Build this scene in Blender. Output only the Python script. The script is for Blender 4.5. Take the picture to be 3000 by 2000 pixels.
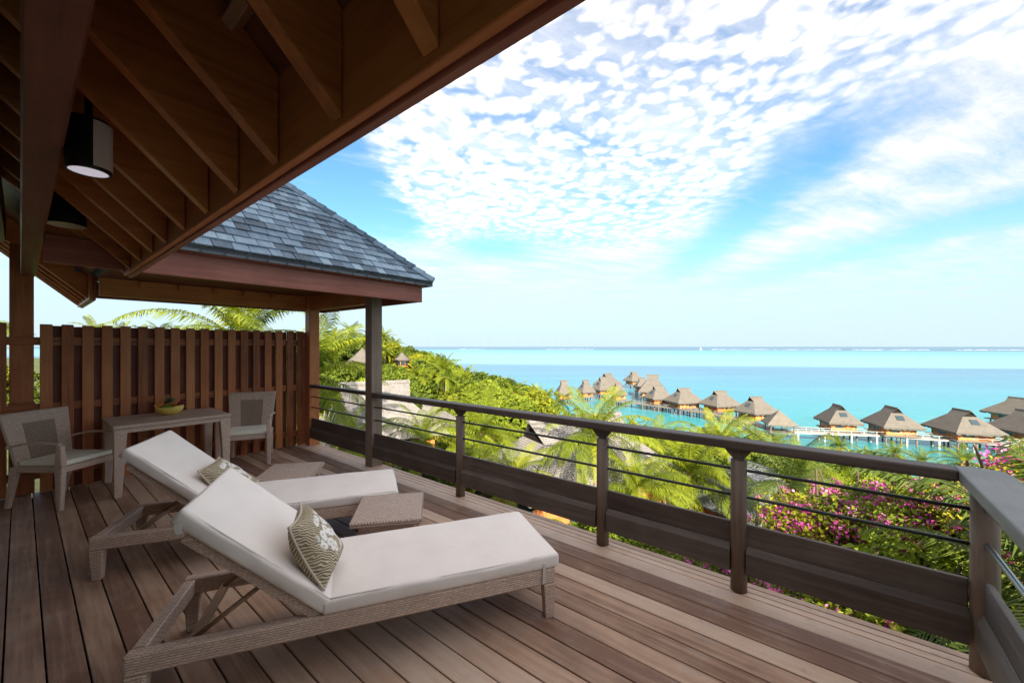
import bpy, bmesh, math, random
import numpy as np
from mathutils import Matrix, Vector

for o in list(bpy.data.objects):
    bpy.data.objects.remove(o)
SC = bpy.context.scene
COL = SC.collection
RAD = math.radians
random.seed(7)

# ------------------------------------------------------------------ camera
CAM_H = 1.55
YAW = RAD(51)
FX, FY = math.sin(YAW), math.cos(YAW)       # forward
RX, RY = math.cos(YAW), -math.sin(YAW)      # right
cam_data = bpy.data.cameras.new('camera')
cam_data.sensor_width = 36.0
cam_data.lens = 14.0
cam_data.shift_y = 0.005
cam_data.clip_start = 0.05
cam_data.clip_end = 120000
cam = bpy.data.objects.new('camera', cam_data)
COL.objects.link(cam)
cam.location = (0, 0, CAM_H)
cam.rotation_euler = (RAD(90), 0, -YAW)
SC.camera = cam

# ------------------------------------------------------------------ exposure
SC.render.engine = 'CYCLES'
SC.view_settings.view_transform = 'Standard'
SC.view_settings.look = 'None'
SC.view_settings.gamma = 1.0
SC.view_settings.exposure = 2.235
SC.cycles.max_bounces = 8
SC.cycles.diffuse_bounces = 4
SC.cycles.transparent_max_bounces = 8
SC.cycles.use_denoising = True

# ------------------------------------------------------------------ node helpers
class E:
    """tiny arithmetic wrapper round shader math nodes"""
    def __init__(self, nt, s): self.nt, self.s = nt, s
    def _m(self, op, *a, clamp=False):
        n = self.nt.nodes.new('ShaderNodeMath'); n.operation = op; n.use_clamp = clamp
        for i, v in enumerate((self,) + a):
            if isinstance(v, E): self.nt.links.new(v.s, n.inputs[i])
            else: n.inputs[i].default_value = v
        return E(self.nt, n.outputs[0])
    def __add__(self, o): return self._m('ADD', o)
    __radd__ = __add__
    def __sub__(self, o): return self._m('SUBTRACT', o)
    def __rsub__(self, o): return (self * -1.0) + o
    def __mul__(self, o): return self._m('MULTIPLY', o)
    __rmul__ = __mul__
    def __truediv__(self, o): return self._m('DIVIDE', o)
    def max(self, o): return self._m('MAXIMUM', o)
    def min(self, o): return self._m('MINIMUM', o)
    def pow(self, o): return self._m('POWER', o)
    def abs(self): return self._m('ABSOLUTE')
    def exp(self): return self._m('EXPONENT')
    def ln(self): return self._m('LOGARITHM', math.e)
    def sin(self): return self._m('SINE')
    def fract(self): return self._m('FRACT')
    def smooth(self, a, b):
        n = self.nt.nodes.new('ShaderNodeMapRange'); n.interpolation_type = 'SMOOTHSTEP'
        self.nt.links.new(self.s, n.inputs[0]); n.inputs[1].default_value = a; n.inputs[2].default_value = b
        return E(self.nt, n.outputs[0])
    def lin(self, a, b, c=0.0, d=1.0):
        n = self.nt.nodes.new('ShaderNodeMapRange'); n.clamp = True
        self.nt.links.new(self.s, n.inputs[0])
        for i, v in zip((1, 2, 3, 4), (a, b, c, d)): n.inputs[i].default_value = v
        return E(self.nt, n.outputs[0])

TEX2D = False
def nvec(nt, x, y, z=0.0):
    n = nt.nodes.new('ShaderNodeCombineXYZ')
    for i, v in enumerate((x, y, z)):
        if isinstance(v, E): nt.links.new(v.s, n.inputs[i])
        else: n.inputs[i].default_value = v
    return n.outputs[0]

def nsep(nt, s):
    n = nt.nodes.new('ShaderNodeSeparateXYZ'); nt.links.new(s, n.inputs[0])
    return [E(nt, n.outputs[i]) for i in range(3)]

def nnoise(nt, vec, scale, detail=4, rough=0.55, distort=0.0):
    n = nt.nodes.new('ShaderNodeTexNoise'); n.noise_dimensions = '2D' if TEX2D else '3D'; n.inputs['Scale'].default_value = scale
    n.inputs['Detail'].default_value = detail; n.inputs['Roughness'].default_value = rough
    n.inputs['Distortion'].default_value = distort
    if vec is not None: nt.links.new(vec, n.inputs['Vector'])
    return E(nt, n.outputs[0])

def nvor(nt, vec, scale, feature='SMOOTH_F1', smooth=0.6, rnd=1.0):
    n = nt.nodes.new('ShaderNodeTexVoronoi'); n.feature = feature; n.voronoi_dimensions = '2D'
    n.inputs['Scale'].default_value = scale
    if 'Smoothness' in n.inputs and feature == 'SMOOTH_F1': n.inputs['Smoothness'].default_value = smooth
    n.inputs['Randomness'].default_value = rnd
    nt.links.new(vec, n.inputs['Vector'])
    return E(nt, n.outputs['Distance'])

def nmix(nt, fac, a, b, mode='MIX'):
    n = nt.nodes.new('ShaderNodeMix'); n.data_type = 'RGBA'; n.blend_type = mode
    for s, v in ((n.inputs[0], fac), (n.inputs[6], a), (n.inputs[7], b)):
        if isinstance(v, E): nt.links.new(v.s, s)
        elif hasattr(v, 'is_output'): nt.links.new(v, s)
        elif isinstance(v, (int, float)): s.default_value = v
        else: s.default_value = tuple(v) + ((1.0,) if len(v) == 3 else ())
    return n.outputs[2]

def nramp(nt, fac, stops, interp='LINEAR'):
    n = nt.nodes.new('ShaderNodeValToRGB'); n.color_ramp.interpolation = interp
    el = n.color_ramp.elements
    while len(el) < len(stops): el.new(0.5)
    for e, (p, c) in zip(el, stops): e.position = p; e.color = tuple(c) + (1.0,)
    nt.links.new(fac.s if isinstance(fac, E) else fac, n.inputs[0])
    return n.outputs[0]

# ------------------------------------------------------------------ world: sky with altocumulus
SUN_EL = RAD(27.0)
_sh = Vector((-0.75, -0.66)).normalized()
SUN_DIR = Vector((_sh.x * math.cos(SUN_EL), _sh.y * math.cos(SUN_EL), math.sin(SUN_EL)))
world = bpy.data.worlds.new('World'); SC.world = world; world.use_nodes = True
nt = world.node_tree; nt.nodes.clear()
sky = nt.nodes.new('ShaderNodeTexSky'); sky.sky_type = 'NISHITA'; sky.sun_disc = False
sky.sun_elevation = SUN_EL; sky.sun_rotation = math.atan2(SUN_DIR.x, SUN_DIR.y)
sky.altitude = 20; sky.air_density = 1.0; sky.dust_density = 0.6; sky.ozone_density = 1.6
SKY_STRENGTH = 0.0585
tc = nt.nodes.new('ShaderNodeTexCoord')
gx, gy, gz = nsep(nt, tc.outputs['Generated'])
zc = gz.max(0.03)
qx = (gx * RX + gy * RY) / zc
qy = (gx * FX + gy * FY) / zc
q = nvec(nt, qx, qy)
TEX2D = True
warp = nnoise(nt, q, 2.2, 2)
warp2 = nnoise(nt, nvec(nt, qx + 7.3, qy), 2.2, 2)
qw = nvec(nt, qx + (warp - 0.5) * 0.14, qy + (warp2 - 0.5) * 0.14)
d = nvor(nt, qw, 12.0, 'SMOOTH_F1', 0.8)
d2 = nvor(nt, qw, 26.0, 'SMOOTH_F1', 0.8)
fine = nnoise(nt, q, 38.0, 4, 0.62)
n8 = nnoise(nt, qw, 8.5, 4, 0.58)
puff = 1.06 - d * 1.45 - d2 * 0.60 + (n8 - 0.5) * 0.80 + (fine - 0.5) * 0.45          # rounded cloudlets
stx, sty = qx * 0.88 + qy * 0.47, qy * 0.88 - qx * 0.47
streak = nnoise(nt, nvec(nt, sty * 4.2 + 3.0, stx * 1.15), 1.0, 6, 0.66, 0.25)   # combed-out sheets
wst = (qx + (warp - 0.5) * 0.8).smooth(0.9, 1.9).max((qy + (warp2 - 0.5) * 0.8).smooth(2.9, 4.6) * 0.9)
tex = puff * (1.0 - wst) + (streak * 1.7 - 0.36) * wst
big = nnoise(nt, q, 0.9, 3, 0.55)
wob_ = (nnoise(nt, q, 1.7, 3, 0.6) - 0.5)
s1c = qx - 1.50 - (qy - 1.5) * 0.20 + wob_ * 0.55
strip1 = ((s1c * s1c) * -14.0).exp() * qy.smooth(1.25, 2.1) * (1.0 - qy.smooth(5.0, 7.0))
s2c = qx - 3.70 + wob_ * 0.9
strip2 = ((s2c * s2c) * -4.5).exp() * qy.smooth(1.9, 2.8) * (1.0 - qy.smooth(5.5, 8.0))
leftgap = (qx * -1.0 + wob_ * 0.35).smooth(0.62, 0.90) * qy.smooth(1.0, 1.8) * (1.0 - qy.smooth(2.9, 4.6))
patch = (((qx + 0.15) * (qx + 0.15) * 4.0 + (qy - 4.1) * (qy - 4.1) * 2.0) * -1.0).exp()
gaps = (strip1 * 0.95).max(strip2 * 0.85).max(leftgap * 1.25).max(patch * 0.75)
region = 1.0 - gaps + (streak - 0.5) * 0.55 * gaps.min(1.0)
lin_ = region * (tex * 0.85 + 0.50 - wst * 0.06) + (big - 0.5) * 0.55 + wob_ * 0.25
alpha = lin_.lin(0.06, 1.42)
thin = (streak * 0.9 + region * 0.35 - 0.45).smooth(0.0, 0.7) * 0.40
alpha = alpha.pow(1.22).max(thin)
cov = region
TEX2D = False
haze = (1.0 - gz.smooth(0.0, 0.34)).pow(1.4)
shade = lin_.lin(0.35, 1.1, 0.90, 1.08) - (fine - 0.5) * 0.22
skyc = nt.nodes.new('ShaderNodeVectorMath'); skyc.operation = 'MULTIPLY'
nt.links.new(sky.outputs[0], skyc.inputs[0])
skyc.inputs[1].default_value = (SKY_STRENGTH * 0.56, SKY_STRENGTH * 0.84, SKY_STRENGTH * 0.94)
cl = nt.nodes.new('ShaderNodeCombineColor')
CL = 0.465
for i, k in enumerate((1.13, 1.0, 0.86)): nt.links.new((shade * (1.0 - wst * 0.30) * gz.lin(0.0, 0.45, 0.45, 1.0) * (CL * k)).s, cl.inputs[i])
c1 = nmix(nt, alpha * 0.97, skyc.outputs[0], cl.outputs[0])
c2 = nmix(nt, haze * 0.92, c1, (0.156, 0.199, 0.228))
bg = nt.nodes.new('ShaderNodeBackground'); bg.inputs[1].default_value = 1.0
nt.links.new(c2, bg.inputs[0])
wo = nt.nodes.new('ShaderNodeOutputWorld'); nt.links.new(bg.outputs[0], wo.inputs[0])

sun_data = bpy.data.lights.new('sun', 'SUN'); sun_data.energy = 3.375; sun_data.angle = RAD(0.53)
sun_data.color = (1.0, 0.90, 0.74)
sun = bpy.data.objects.new('sun', sun_data); COL.objects.link(sun)
sun.rotation_euler = SUN_DIR.to_track_quat('Z', 'Y').to_euler()

# ------------------------------------------------------------------ materials
def mat_new(name):
    m = bpy.data.materials.new(name); m.use_nodes = True
    nt = m.node_tree
    return m, nt, nt.nodes['Principled BSDF'], nt.nodes['Material Output']

def bump(nt, bsdf, h, strength=0.3, dist=0.01):
    b = nt.nodes.new('ShaderNodeBump'); b.inputs['Strength'].default_value = strength
    b.inputs['Distance'].default_value = dist
    nt.links.new(h.s if isinstance(h, E) else h, b.inputs['Height'])
    nt.links.new(b.outputs[0], bsdf.inputs['Normal'])

def obj_rand(nt):
    n = nt.nodes.new('ShaderNodeObjectInfo'); return E(nt, n.outputs['Random'])

def obj_co(nt):
    n = nt.nodes.new('ShaderNodeTexCoord'); return nsep(nt, n.outputs['Object'])

_cache = {}
def wood(kind, axis='x'):
    """kind: colours of the wood; axis: direction of the grain in object space"""
    key = (kind, axis)
    if key in _cache: return _cache[key]
    dark, mid, light, rough, vary = {
        'deck':   ((0.21, 0.113, 0.074), (0.48, 0.312, 0.215), (0.62, 0.465, 0.36), 0.50, 0.62),
        'red':    ((0.18, 0.048, 0.017), (0.43, 0.135, 0.048), (0.58, 0.23, 0.09), 0.42, 0.45),
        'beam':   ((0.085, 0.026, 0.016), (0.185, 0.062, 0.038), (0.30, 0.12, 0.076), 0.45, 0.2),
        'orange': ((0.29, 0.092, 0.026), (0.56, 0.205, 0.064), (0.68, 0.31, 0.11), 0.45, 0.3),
        'rose':   ((0.150, 0.040, 0.028), (0.310, 0.105, 0.076), (0.45, 0.195, 0.15), 0.38, 0.2),
        'grey':   ((0.070, 0.062, 0.054), (0.135, 0.120, 0.105), (0.22, 0.20, 0.18), 0.55, 0.2),
        'brown':  ((0.042, 0.029, 0.023), (0.100, 0.074, 0.061), (0.19, 0.150, 0.125), 0.50, 0.2),
        'weather': ((0.115, 0.078, 0.056), (0.215, 0.156, 0.118), (0.34, 0.265, 0.205), 0.58, 0.2),
        'silver': ((0.105, 0.108, 0.102), (0.190, 0.195, 0.188), (0.30, 0.30, 0.29), 0.55, 0.2),
        'tan':    ((0.24, 0.13, 0.075), (0.42, 0.26, 0.155), (0.56, 0.38, 0.25), 0.50, 0.2),
    }[kind]
    m, nt, b, out = mat_new('wood_%s_%s' % key)
    x, y, z = obj_co(nt); r = obj_rand(nt)
    long = 1.6; cross = 34.0
    s = {'x': (long, cross, cross), 'y': (cross, long, cross), 'z': (cross, cross, long)}[axis]
    v = nvec(nt, x * s[0] + r * 57.0, y * s[1] + r * 31.0, z * s[2] + r * 13.0)
    g = nnoise(nt, v, 1.0, 6, 0.62, 0.35)
    lo = nnoise(nt, nvec(nt, x * 2.2 + r * 19.0, y * 2.2 + r * 7.0, z * 2.2), 1.0, 4, 0.6)
    fac = (g * 0.72 + lo * 0.55 - 0.14) + (r - 0.5) * vary
    col = nramp(nt, fac, [(0.18, dark), (0.5, mid), (0.86, light)])
    if kind == 'deck':      # worn grey patches and small stains
        st = nnoise(nt, nvec(nt, x * 3.1 + 4.0, y * 3.1, z), 1.0, 5, 0.65).smooth(0.50, 0.72)
        col = nmix(nt, st * 0.40, col, (0.34, 0.30, 0.27))
        st2 = nnoise(nt, nvec(nt, x * 6.0 + r * 9, y * 6.0 + 9.0, z), 1.0, 5, 0.7).smooth(0.60, 0.78)
        col = nmix(nt, st2 * 0.45, col, (0.10, 0.055, 0.040))
    nt.links.new(col, b.inputs['Base Color'])
    rr = g.lin(0.3, 0.7, rough - 0.08, rough + 0.14)
    nt.links.new(rr.s, b.inputs['Roughness'])
    b.inputs['Specular IOR Level'].default_value = 0.26
    bump(nt, b, g + nnoise(nt, v, 3.5, 4) * 0.4, 0.30, 0.004)
    _cache[key] = m
    return m

def simple(name, col, rough=0.6, spec=0.4, metal=0.0, nscale=0.0, namp=0.0, bstr=0.0, vary=0.0):
    if name in _cache: return _cache[name]
    m, nt, b, out = mat_new(name)
    b.inputs['Roughness'].default_value = rough; b.inputs['Specular IOR Level'].default_value = spec
    b.inputs['Metallic'].default_value = metal
    b.inputs['Base Color'].default_value = tuple(col) + (1,)
    if nscale:
        x, y, z = obj_co(nt); n = nnoise(nt, nvec(nt, x, y, z), nscale, 5, 0.6)
        f = n.lin(0.25, 0.75, 1 - namp, 1 + namp)
        if vary: f = f * (1.0 + (obj_rand(nt) - 0.5) * vary)
        cc = nmix(nt, 1.0, tuple(col), nvec(nt, f, f, f), 'MULTIPLY')
        nt.links.new(cc, b.inputs['Base Color'])
        if bstr: bump(nt, b, n, bstr, 0.01)
    _cache[name] = m
    return m

def wicker(name='wicker', c1=(0.80, 0.59, 0.47), c2=(0.38, 0.25, 0.19), bw=0.030, bh=0.011, slant=0.0):
    if name in _cache: return _cache[name]
    m, nt, b, out = mat_new(name)
    n = nt.nodes.new('ShaderNodeUVMap'); u, v, _ = nsep(nt, n.outputs[0])
    if slant: u = u + v * slant
    br = nt.nodes.new('ShaderNodeTexBrick'); br.offset = 0.5
    nt.links.new(nvec(nt, u, v), br.inputs['Vector'])
    br.inputs['Scale'].default_value = 1.0; br.inputs['Brick Width'].default_value = bw
    br.inputs['Row Height'].default_value = bh; br.inputs['Mortar Size'].default_value = bh * 0.16
    br.inputs['Mortar Smooth'].default_value = 0.8
    br.inputs['Color1'].default_value = tuple(c1) + (1,)
    br.inputs['Color2'].default_value = tuple(c * 0.80 for c in c1) + (1,)
    br.inputs['Mortar'].default_value = tuple(c2) + (1,)
    ns = nnoise(nt, nvec(nt, u, v), 60.0, 3).lin(0.2, 0.8, 0.86, 1.12)
    col = nmix(nt, 1.0, br.outputs[0], nvec(nt, ns, ns, ns), 'MULTIPLY')
    nt.links.new(col, b.inputs['Base Color'])
    b.inputs['Roughness'].default_value = 0.55; b.inputs['Specular IOR Level'].default_value = 0.35
    h = 1.0 - E(nt, br.outputs['Fac']); 
    hump = ((v / bh).fract() - 0.5).abs() * -1.4
    bump(nt, b, h + hump, 0.7, 0.003)
    _cache[name] = m
    return m

def fabric(name, col, wr=0.5):
    if name in _cache: return _cache[name]
    m, nt, b, out = mat_new(name)
    x, y, z = obj_co(nt)
    n = nnoise(nt, nvec(nt, x, y, z), 5.0, 4, 0.5)
    f = n.lin(0.3, 0.7, 0.96, 1.03)
    nt.links.new(nmix(nt, 1.0, tuple(col), nvec(nt, f, f, f), 'MULTIPLY'), b.inputs['Base Color'])
    b.inputs['Roughness'].default_value = 0.75; b.inputs['Specular IOR Level'].default_value = 0.25
    b.inputs['Sheen Weight'].default_value = 0.15
    w = nnoise(nt, nvec(nt, x * 1.0, y * 1.0, z), 7.0, 3, 0.5, 0.8) + nnoise(nt, nvec(nt, x, y, z), 420.0, 1) * 0.03
    bump(nt, b, w, wr * 0.35, 0.02)
    _cache[name] = m
    return m

def leafmat(name, dark, light, trans=0.28, yellow=None):
    if name in _cache: return _cache[name]
    m, nt, b, out = mat_new(name)
    a = nt.nodes.new('ShaderNodeAttribute'); a.attribute_name = 'tint'
    t = E(nt, a.outputs['Fac']); r = obj_rand(nt)
    x, y, z = obj_co(nt)
    n = nnoise(nt, nvec(nt, x + r * 30.0, y, z), 0.9, 3)
    fac = t * 0.75 + (n - 0.5) * 0.7 + (r - 0.5) * 0.45 + 0.12
    stops = [(0.05, dark), (0.85, light)]
    if yellow: stops = [(0.05, dark), (0.6, light), (1.0, yellow)]
    col = nramp(nt, fac, stops)
    nt.links.new(col, b.inputs['Base Color'])
    b.inputs['Roughness'].default_value = 0.6; b.inputs['Specular IOR Level'].default_value = 0.18
    tr = nt.nodes.new('ShaderNodeBsdfTranslucent'); nt.links.new(nmix(nt, 1.0, col, (1.1, 1.15, 0.5), 'MULTIPLY'), tr.inputs[0])
    mx = nt.nodes.new('ShaderNodeMixShader'); mx.inputs[0].default_value = trans
    nt.links.new(b.outputs[0], mx.inputs[1]); nt.links.new(tr.outputs[0], mx.inputs[2])
    nt.links.new(mx.outputs[0], out.inputs[0])
    _cache[name] = m
    return m

def thatch(name, c1, c2):
    if name in _cache: return _cache[name]
    m, nt, b, out = mat_new(name)
    n = nt.nodes.new('ShaderNodeUVMap'); u, v, _ = nsep(nt, n.outputs[0]); r = obj_rand(nt)
    st = nnoise(nt, nvec(nt, u * 9.0 + r * 40, v * 1.3), 1.0, 6, 0.65)
    crs = nnoise(nt, nvec(nt, u * 0.7, v * 0.9 + r * 20), 1.0, 4, 0.6)
    cour = ((v * 1.7 + st * 0.35).fract()).lin(0.0, 1.0, 0.9, 1.08)
    col = nramp(nt, st * 0.7 + crs * 0.5 - 0.1, [(0.2, c2), (0.75, c1)])
    col = nmix(nt, 1.0, col, nvec(nt, cour, cour, cour), 'MULTIPLY')
    nt.links.new(col, b.inputs['Base Color'])
    b.inputs['Roughness'].default_value = 0.9; b.inputs['Specular IOR Level'].default_value = 0.1
    bump(nt, b, st + cour, 0.9, 0.06)
    _cache[name] = m
    return m

def shakes(name, c1, c2, bw=0.22, bh=0.2):
    if name in _cache: return _cache[name]
    m, nt, b, out = mat_new(name)
    n = nt.nodes.new('ShaderNodeUVMap'); u, v, _ = nsep(nt, n.outputs[0])
    br = nt.nodes.new('ShaderNodeTexBrick'); br.offset = 0.37
    nt.links.new(nvec(nt, u, v), br.inputs['Vector'])
    br.inputs['Scale'].default_value = 1.0; br.inputs['Brick Width'].default_value = bw
    br.inputs['Row Height'].default_value = bh; br.inputs['Mortar Size'].default_value = 0.012
    br.inputs['Color1'].default_value = tuple(c1) + (1,); br.inputs['Color2'].default_value = tuple(c2) + (1,)
    br.inputs['Mortar'].default_value = tuple(c * 0.62 for c in c2) + (1,)
    ns = nnoise(nt, nvec(nt, u, v), 1.6, 6, 0.7).lin(0.25, 0.75, 0.70, 1.22)
    nt.links.new(nmix(nt, 1.0, br.outputs[0], nvec(nt, ns, ns, ns), 'MULTIPLY'), b.inputs['Base Color'])
    b.inputs['Roughness'].default_value = 0.8; b.inputs['Specular IOR Level'].default_value = 0.2
    bump(nt, b, (v / bh).fract() * -1.0 + E(nt, br.outputs['Fac']) * -0.6, 0.8, 0.03)
    _cache[name] = m
    return m

# ------------------------------------------------------------------ mesh helpers
class G:
    def __init__(s): s.v, s.f = [], []
    def add(s, vs, fs):
        o = len(s.v); s.v += [tuple(p) for p in vs]; s.f += [tuple(i + o for i in f) for f in fs]; return s
    def hexa(s, p):     # p: 4 bottom (ccw) + 4 top
        return s.add(p, [(3, 2, 1, 0), (4, 5, 6, 7), (0, 1, 5, 4), (1, 2, 6, 5), (2, 3, 7, 6), (3, 0, 4, 7)])
    def box(s, x0, x1, y0, y1, z0, z1):
        return s.hexa([(x0, y0, z0), (x1, y0, z0), (x1, y1, z0), (x0, y1, z0), (x0, y0, z1), (x1, y0, z1), (x1, y1, z1), (x0, y1, z1)])
    def taper(s, c0, s0, c1, s1):   # frustum between two rectangles (centre xyz, size xy)
        (a, b, z0), (w, d) = c0, s0; (e, f, z1), (w1, d1) = c1, s1
        return s.hexa([(a - w / 2, b - d / 2, z0), (a + w / 2, b - d / 2, z0), (a + w / 2, b + d / 2, z0), (a - w / 2, b + d / 2, z0),
                       (e - w1 / 2, f - d1 / 2, z1), (e + w1 / 2, f - d1 / 2, z1), (e + w1 / 2, f + d1 / 2, z1), (e - w1 / 2, f + d1 / 2, z1)])
    def bar(s, p0, p1, w, h, up=(0, 0, 1)):
        p0, p1, up = Vector(p0), Vector(p1), Vector(up)
        d = (p1 - p0).normalized(); a = d.cross(up)
        if a.length < 1e-4: a = d.cross(Vector((1, 0, 0)))
        a.normalize(); b = a.cross(d).normalized()
        a, b = a * w / 2, b * h / 2
        return s.hexa([p0 - a - b, p0 + a - b, p1 + a - b, p1 - a - b, p0 - a + b, p0 + a + b, p1 + a + b, p1 - a + b])
    def tube(s, pts, rad, n=8, cap=True):
        pts = [Vector(p) for p in pts]; k = len(pts)
        rad = [rad] * k if isinstance(rad, (int, float)) else rad
        vs, fs = [], []
        prev = None
        for i, p in enumerate(pts):
            t = (pts[min(i + 1, k - 1)] - pts[max(i - 1, 0)]).normalized()
            a = t.cross(Vector((0, 0, 1))) if prev is None else prev - t * prev.dot(t)
            if a.length < 1e-3: a = t.cross(Vector((1, 0, 0)))
            a.normalize(); prev = a; b = t.cross(a)
            for j in range(n):
                an = 2 * math.pi * j / n
                vs.append(p + (a * math.cos(an) + b * math.sin(an)) * rad[i])
        for i in range(k - 1):
            for j in range(n):
                j2 = (j + 1) % n
                fs.append((i * n + j, i * n + j2, i * n + n + j2, i * n + n + j))
        if cap: fs += [tuple(range(n - 1, -1, -1)), tuple(range((k - 1) * n, k * n))]
        return s.add(vs, fs)
    def lathe(s, prof, n=20, c=(0, 0, 0), sx=1, sy=1):
        vs, fs = [], []
        for r, z in prof:
            for j in range(n):
                an = 2 * math.pi * j / n
                vs.append((c[0] + r * sx * math.cos(an), c[1] + r * sy * math.sin(an), c[2] + z))
        for i in range(len(prof) - 1):
            for j in range(n):
                j2 = (j + 1) % n
                fs.append((i * n + j, i * n + j2, i * n + n + j2, i * n + n + j))
        return s.add(vs, fs)
    def ball(s, c, r, n=10, m=7, sc=(1, 1, 1)):
        vs = [(c[0], c[1], c[2] - r * sc[2])]
        for i in range(1, m):
            ph = -math.pi / 2 + math.pi * i / m
            for j in range(n):
                an = 2 * math.pi * j / n
                vs.append((c[0] + r * sc[0] * math.cos(ph) * math.cos(an), c[1] + r * sc[1] * math.cos(ph) * math.sin(an), c[2] + r * sc[2] * math.sin(ph)))
        vs.append((c[0], c[1], c[2] + r * sc[2])); t = len(vs) - 1; fs = []
        for j in range(n):
            j2 = (j + 1) % n
            fs.append((0, 1 + j2, 1 + j)); fs.append((t, 1 + (m - 2) * n + j, 1 + (m - 2) * n + j2))
            for i in range(m - 2):
                fs.append((1 + i * n + j, 1 + i * n + j2, 1 + i * n + n + j2, 1 + i * n + n + j))
        return s.add(vs, fs)
    def prism(s, poly, axis, a0, a1):   # polygon in the plane normal to axis, extruded a0..a1
        def P(u, v, a): return {'y': (u, a, v), 'x': (a, u, v), 'z': (u, v, a)}[axis]
        n = len(poly)
        vs = [P(u, v, a0) for u, v in poly] + [P(u, v, a1) for u, v in poly]
        fs = [tuple(range(n - 1, -1, -1)), tuple(range(n, 2 * n))] + [(i, (i + 1) % n, n + (i + 1) % n, n + i) for i in range(n)]
        return s.add(vs, fs)

def uvmap(me):
    uv = me.uv_layers.new(name='UVMap')
    for p in me.polygons:
        n = p.normal
        t = Vector((-n.y, n.x, 0))
        t = Vector((1, 0, 0)) if (t.length < 0.2) else t.normalized()
        b = n.cross(t)
        for li in p.loop_indices:
            co = me.vertices[me.loops[li].vertex_index].co
            uv.data[li].uv = (co.dot(t), co.dot(b))

def mesh_of(g, name, bev=0.0, seg=1, smooth=False, uv=True):
    me = bpy.data.meshes.new(name); me.from_pydata(g.v, [], g.f); me.validate()
    bm = bmesh.new(); bm.from_mesh(me)
    bmesh.ops.recalc_face_normals(bm, faces=bm.faces[:])
    if bev:
        ed = [e for e in bm.edges if len(e.link_faces) == 2 and e.calc_face_angle(0) > 0.5]
        bmesh.ops.bevel(bm, geom=ed, offset=bev, segments=seg, affect='EDGES', profile=0.5, clamp_overlap=True)
    bm.to_mesh(me); bm.free()
    if uv: uvmap(me)
    if smooth:
        for p in me.polygons: p.use_smooth = True
    return me

def tag(o, label=None, cat=None, group=None, kind=None):
    if label: o['label'] = label
    if cat: o['category'] = cat
    if group: o['group'] = group
    if kind: o['kind'] = kind
    return o

def link(name, me, mat, parent=None, loc=(0, 0, 0), rot=(0, 0, 0)):
    o = bpy.data.objects.new(name, me); COL.objects.link(o)
    if mat is not None and not me.materials: me.materials.append(mat)
    o.location = loc; o.rotation_euler = rot
    if parent is not None: o.parent = parent
    return o

def obj(name, g, mat, parent=None, loc=(0, 0, 0), rot=(0, 0, 0), bev=0.0, seg=1, smooth=False, wco=False):
    """one mesh object; wco: the shape was given in world coordinates, the (unrotated) parent stands elsewhere"""
    me = mesh_of(g, name, bev, seg, smooth)
    o = link(name, me, mat, parent, loc, rot)
    if wco and parent is not None:
        p = Vector((0, 0, 0)); q_ = parent
        while q_ is not None: p += q_.location; q_ = q_.parent
        o.location = -p
    return o

def thing(name, label, cat, loc=(0, 0, 0), rz=0.0, group=None):
    o = bpy.data.objects.new(name, None); COL.objects.link(o); o.empty_display_size = 0.2
    o.location = loc; o.rotation_euler = (0, 0, rz)
    return tag(o, label, cat, group)

def copy_tree(o, parent=None):
    c = o.copy(); COL.objects.link(c); c.parent = parent
    for ch in o.children: copy_tree(ch, c)
    return c

def at(px, py, depth):
    """point seen at pixel (px, py) of the 3000 x 2000 picture at the given distance along the view axis"""
    u = (px - 1500.0) / 1166.7; v = (1015.0 - py) / 1166.7
    return Vector((depth * (FX + RX * u), depth * (FY + RY * u), CAM_H + v * depth))

def uf(u, f, z=0.0):
    return Vector((f * (FX + RX * u), f * (FY + RY * u), z))

# ------------------------------------------------------------------ terrain and sea
SEA = -19.0
COLS = [
    (-3.0, [(0, -2.2), (8, -2.5), (40, -2.0), (120, 2), (300, 4)]),
    (-1.4, [(0, -2.2), (8, -3.2), (25, -5.0), (60, -4.5), (150, -3), (300, -3)]),
    (-0.75, [(0, -2.2), (8, -4.5), (20, -7.0), (50, -6.5), (90, -4), (160, -3), (260, -22)]),
    (-0.45, [(0, -2.2), (8, -5.0), (20, -8.0), (50, -8.0), (85, -4), (130, -3.5), (180, -8), (240, -23)]),
    (-0.30, [(0, -2.2), (8, -5.0), (20, -8.5), (50, -10), (80, -6.5), (115, -3.0), (160, -6), (190, -13), (220, -23)]),
    (-0.18, [(0, -2.2), (8, -5.0), (20, -9), (50, -11.5), (90, -10), (130, -8.0), (170, -14), (200, -23)]),
    (-0.05, [(0, -2.2), (8, -5.0), (20, -9), (50, -13), (100, -15), (150, -15.5), (172, -18.2), (185, -23)]),
    (0.06, [(0, -2.2), (8, -5.0), (20, -9), (50, -14), (90, -16.5), (140, -18.0), (155, -19.2), (170, -23)]),
    (0.18, [(0, -2.2), (8, -5.0), (20, -9), (50, -14.5), (80, -17.6), (96, -18.6), (112, -21)]),
    (0.40, [(0, -2.0), (8, -5.0), (20, -9), (45, -14.5), (66, -17.6), (80, -18.7), (95, -21)]),
    (0.65, [(0, -1.9), (8, -4.6), (20, -9), (40, -14), (58, -17.6), (70, -18.7), (84, -21)]),
    (1.00, [(0, -1.8), (8, -4.2), (20, -9), (36, -14), (50, -17.6), (60, -18.7), (74, -21)]),
    (1.40, [(0, -1.8), (8, -4.0), (18, -9), (32, -14), (44, -17.6), (54, -18.7), (68, -21)]),
    (3.00, [(0, -1.8), (8, -4.0), (14, -9), (24, -14), (32, -17.6), (40, -18.7), (50, -21)]),
]
_us = np.array([c[0] for c in COLS])
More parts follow.
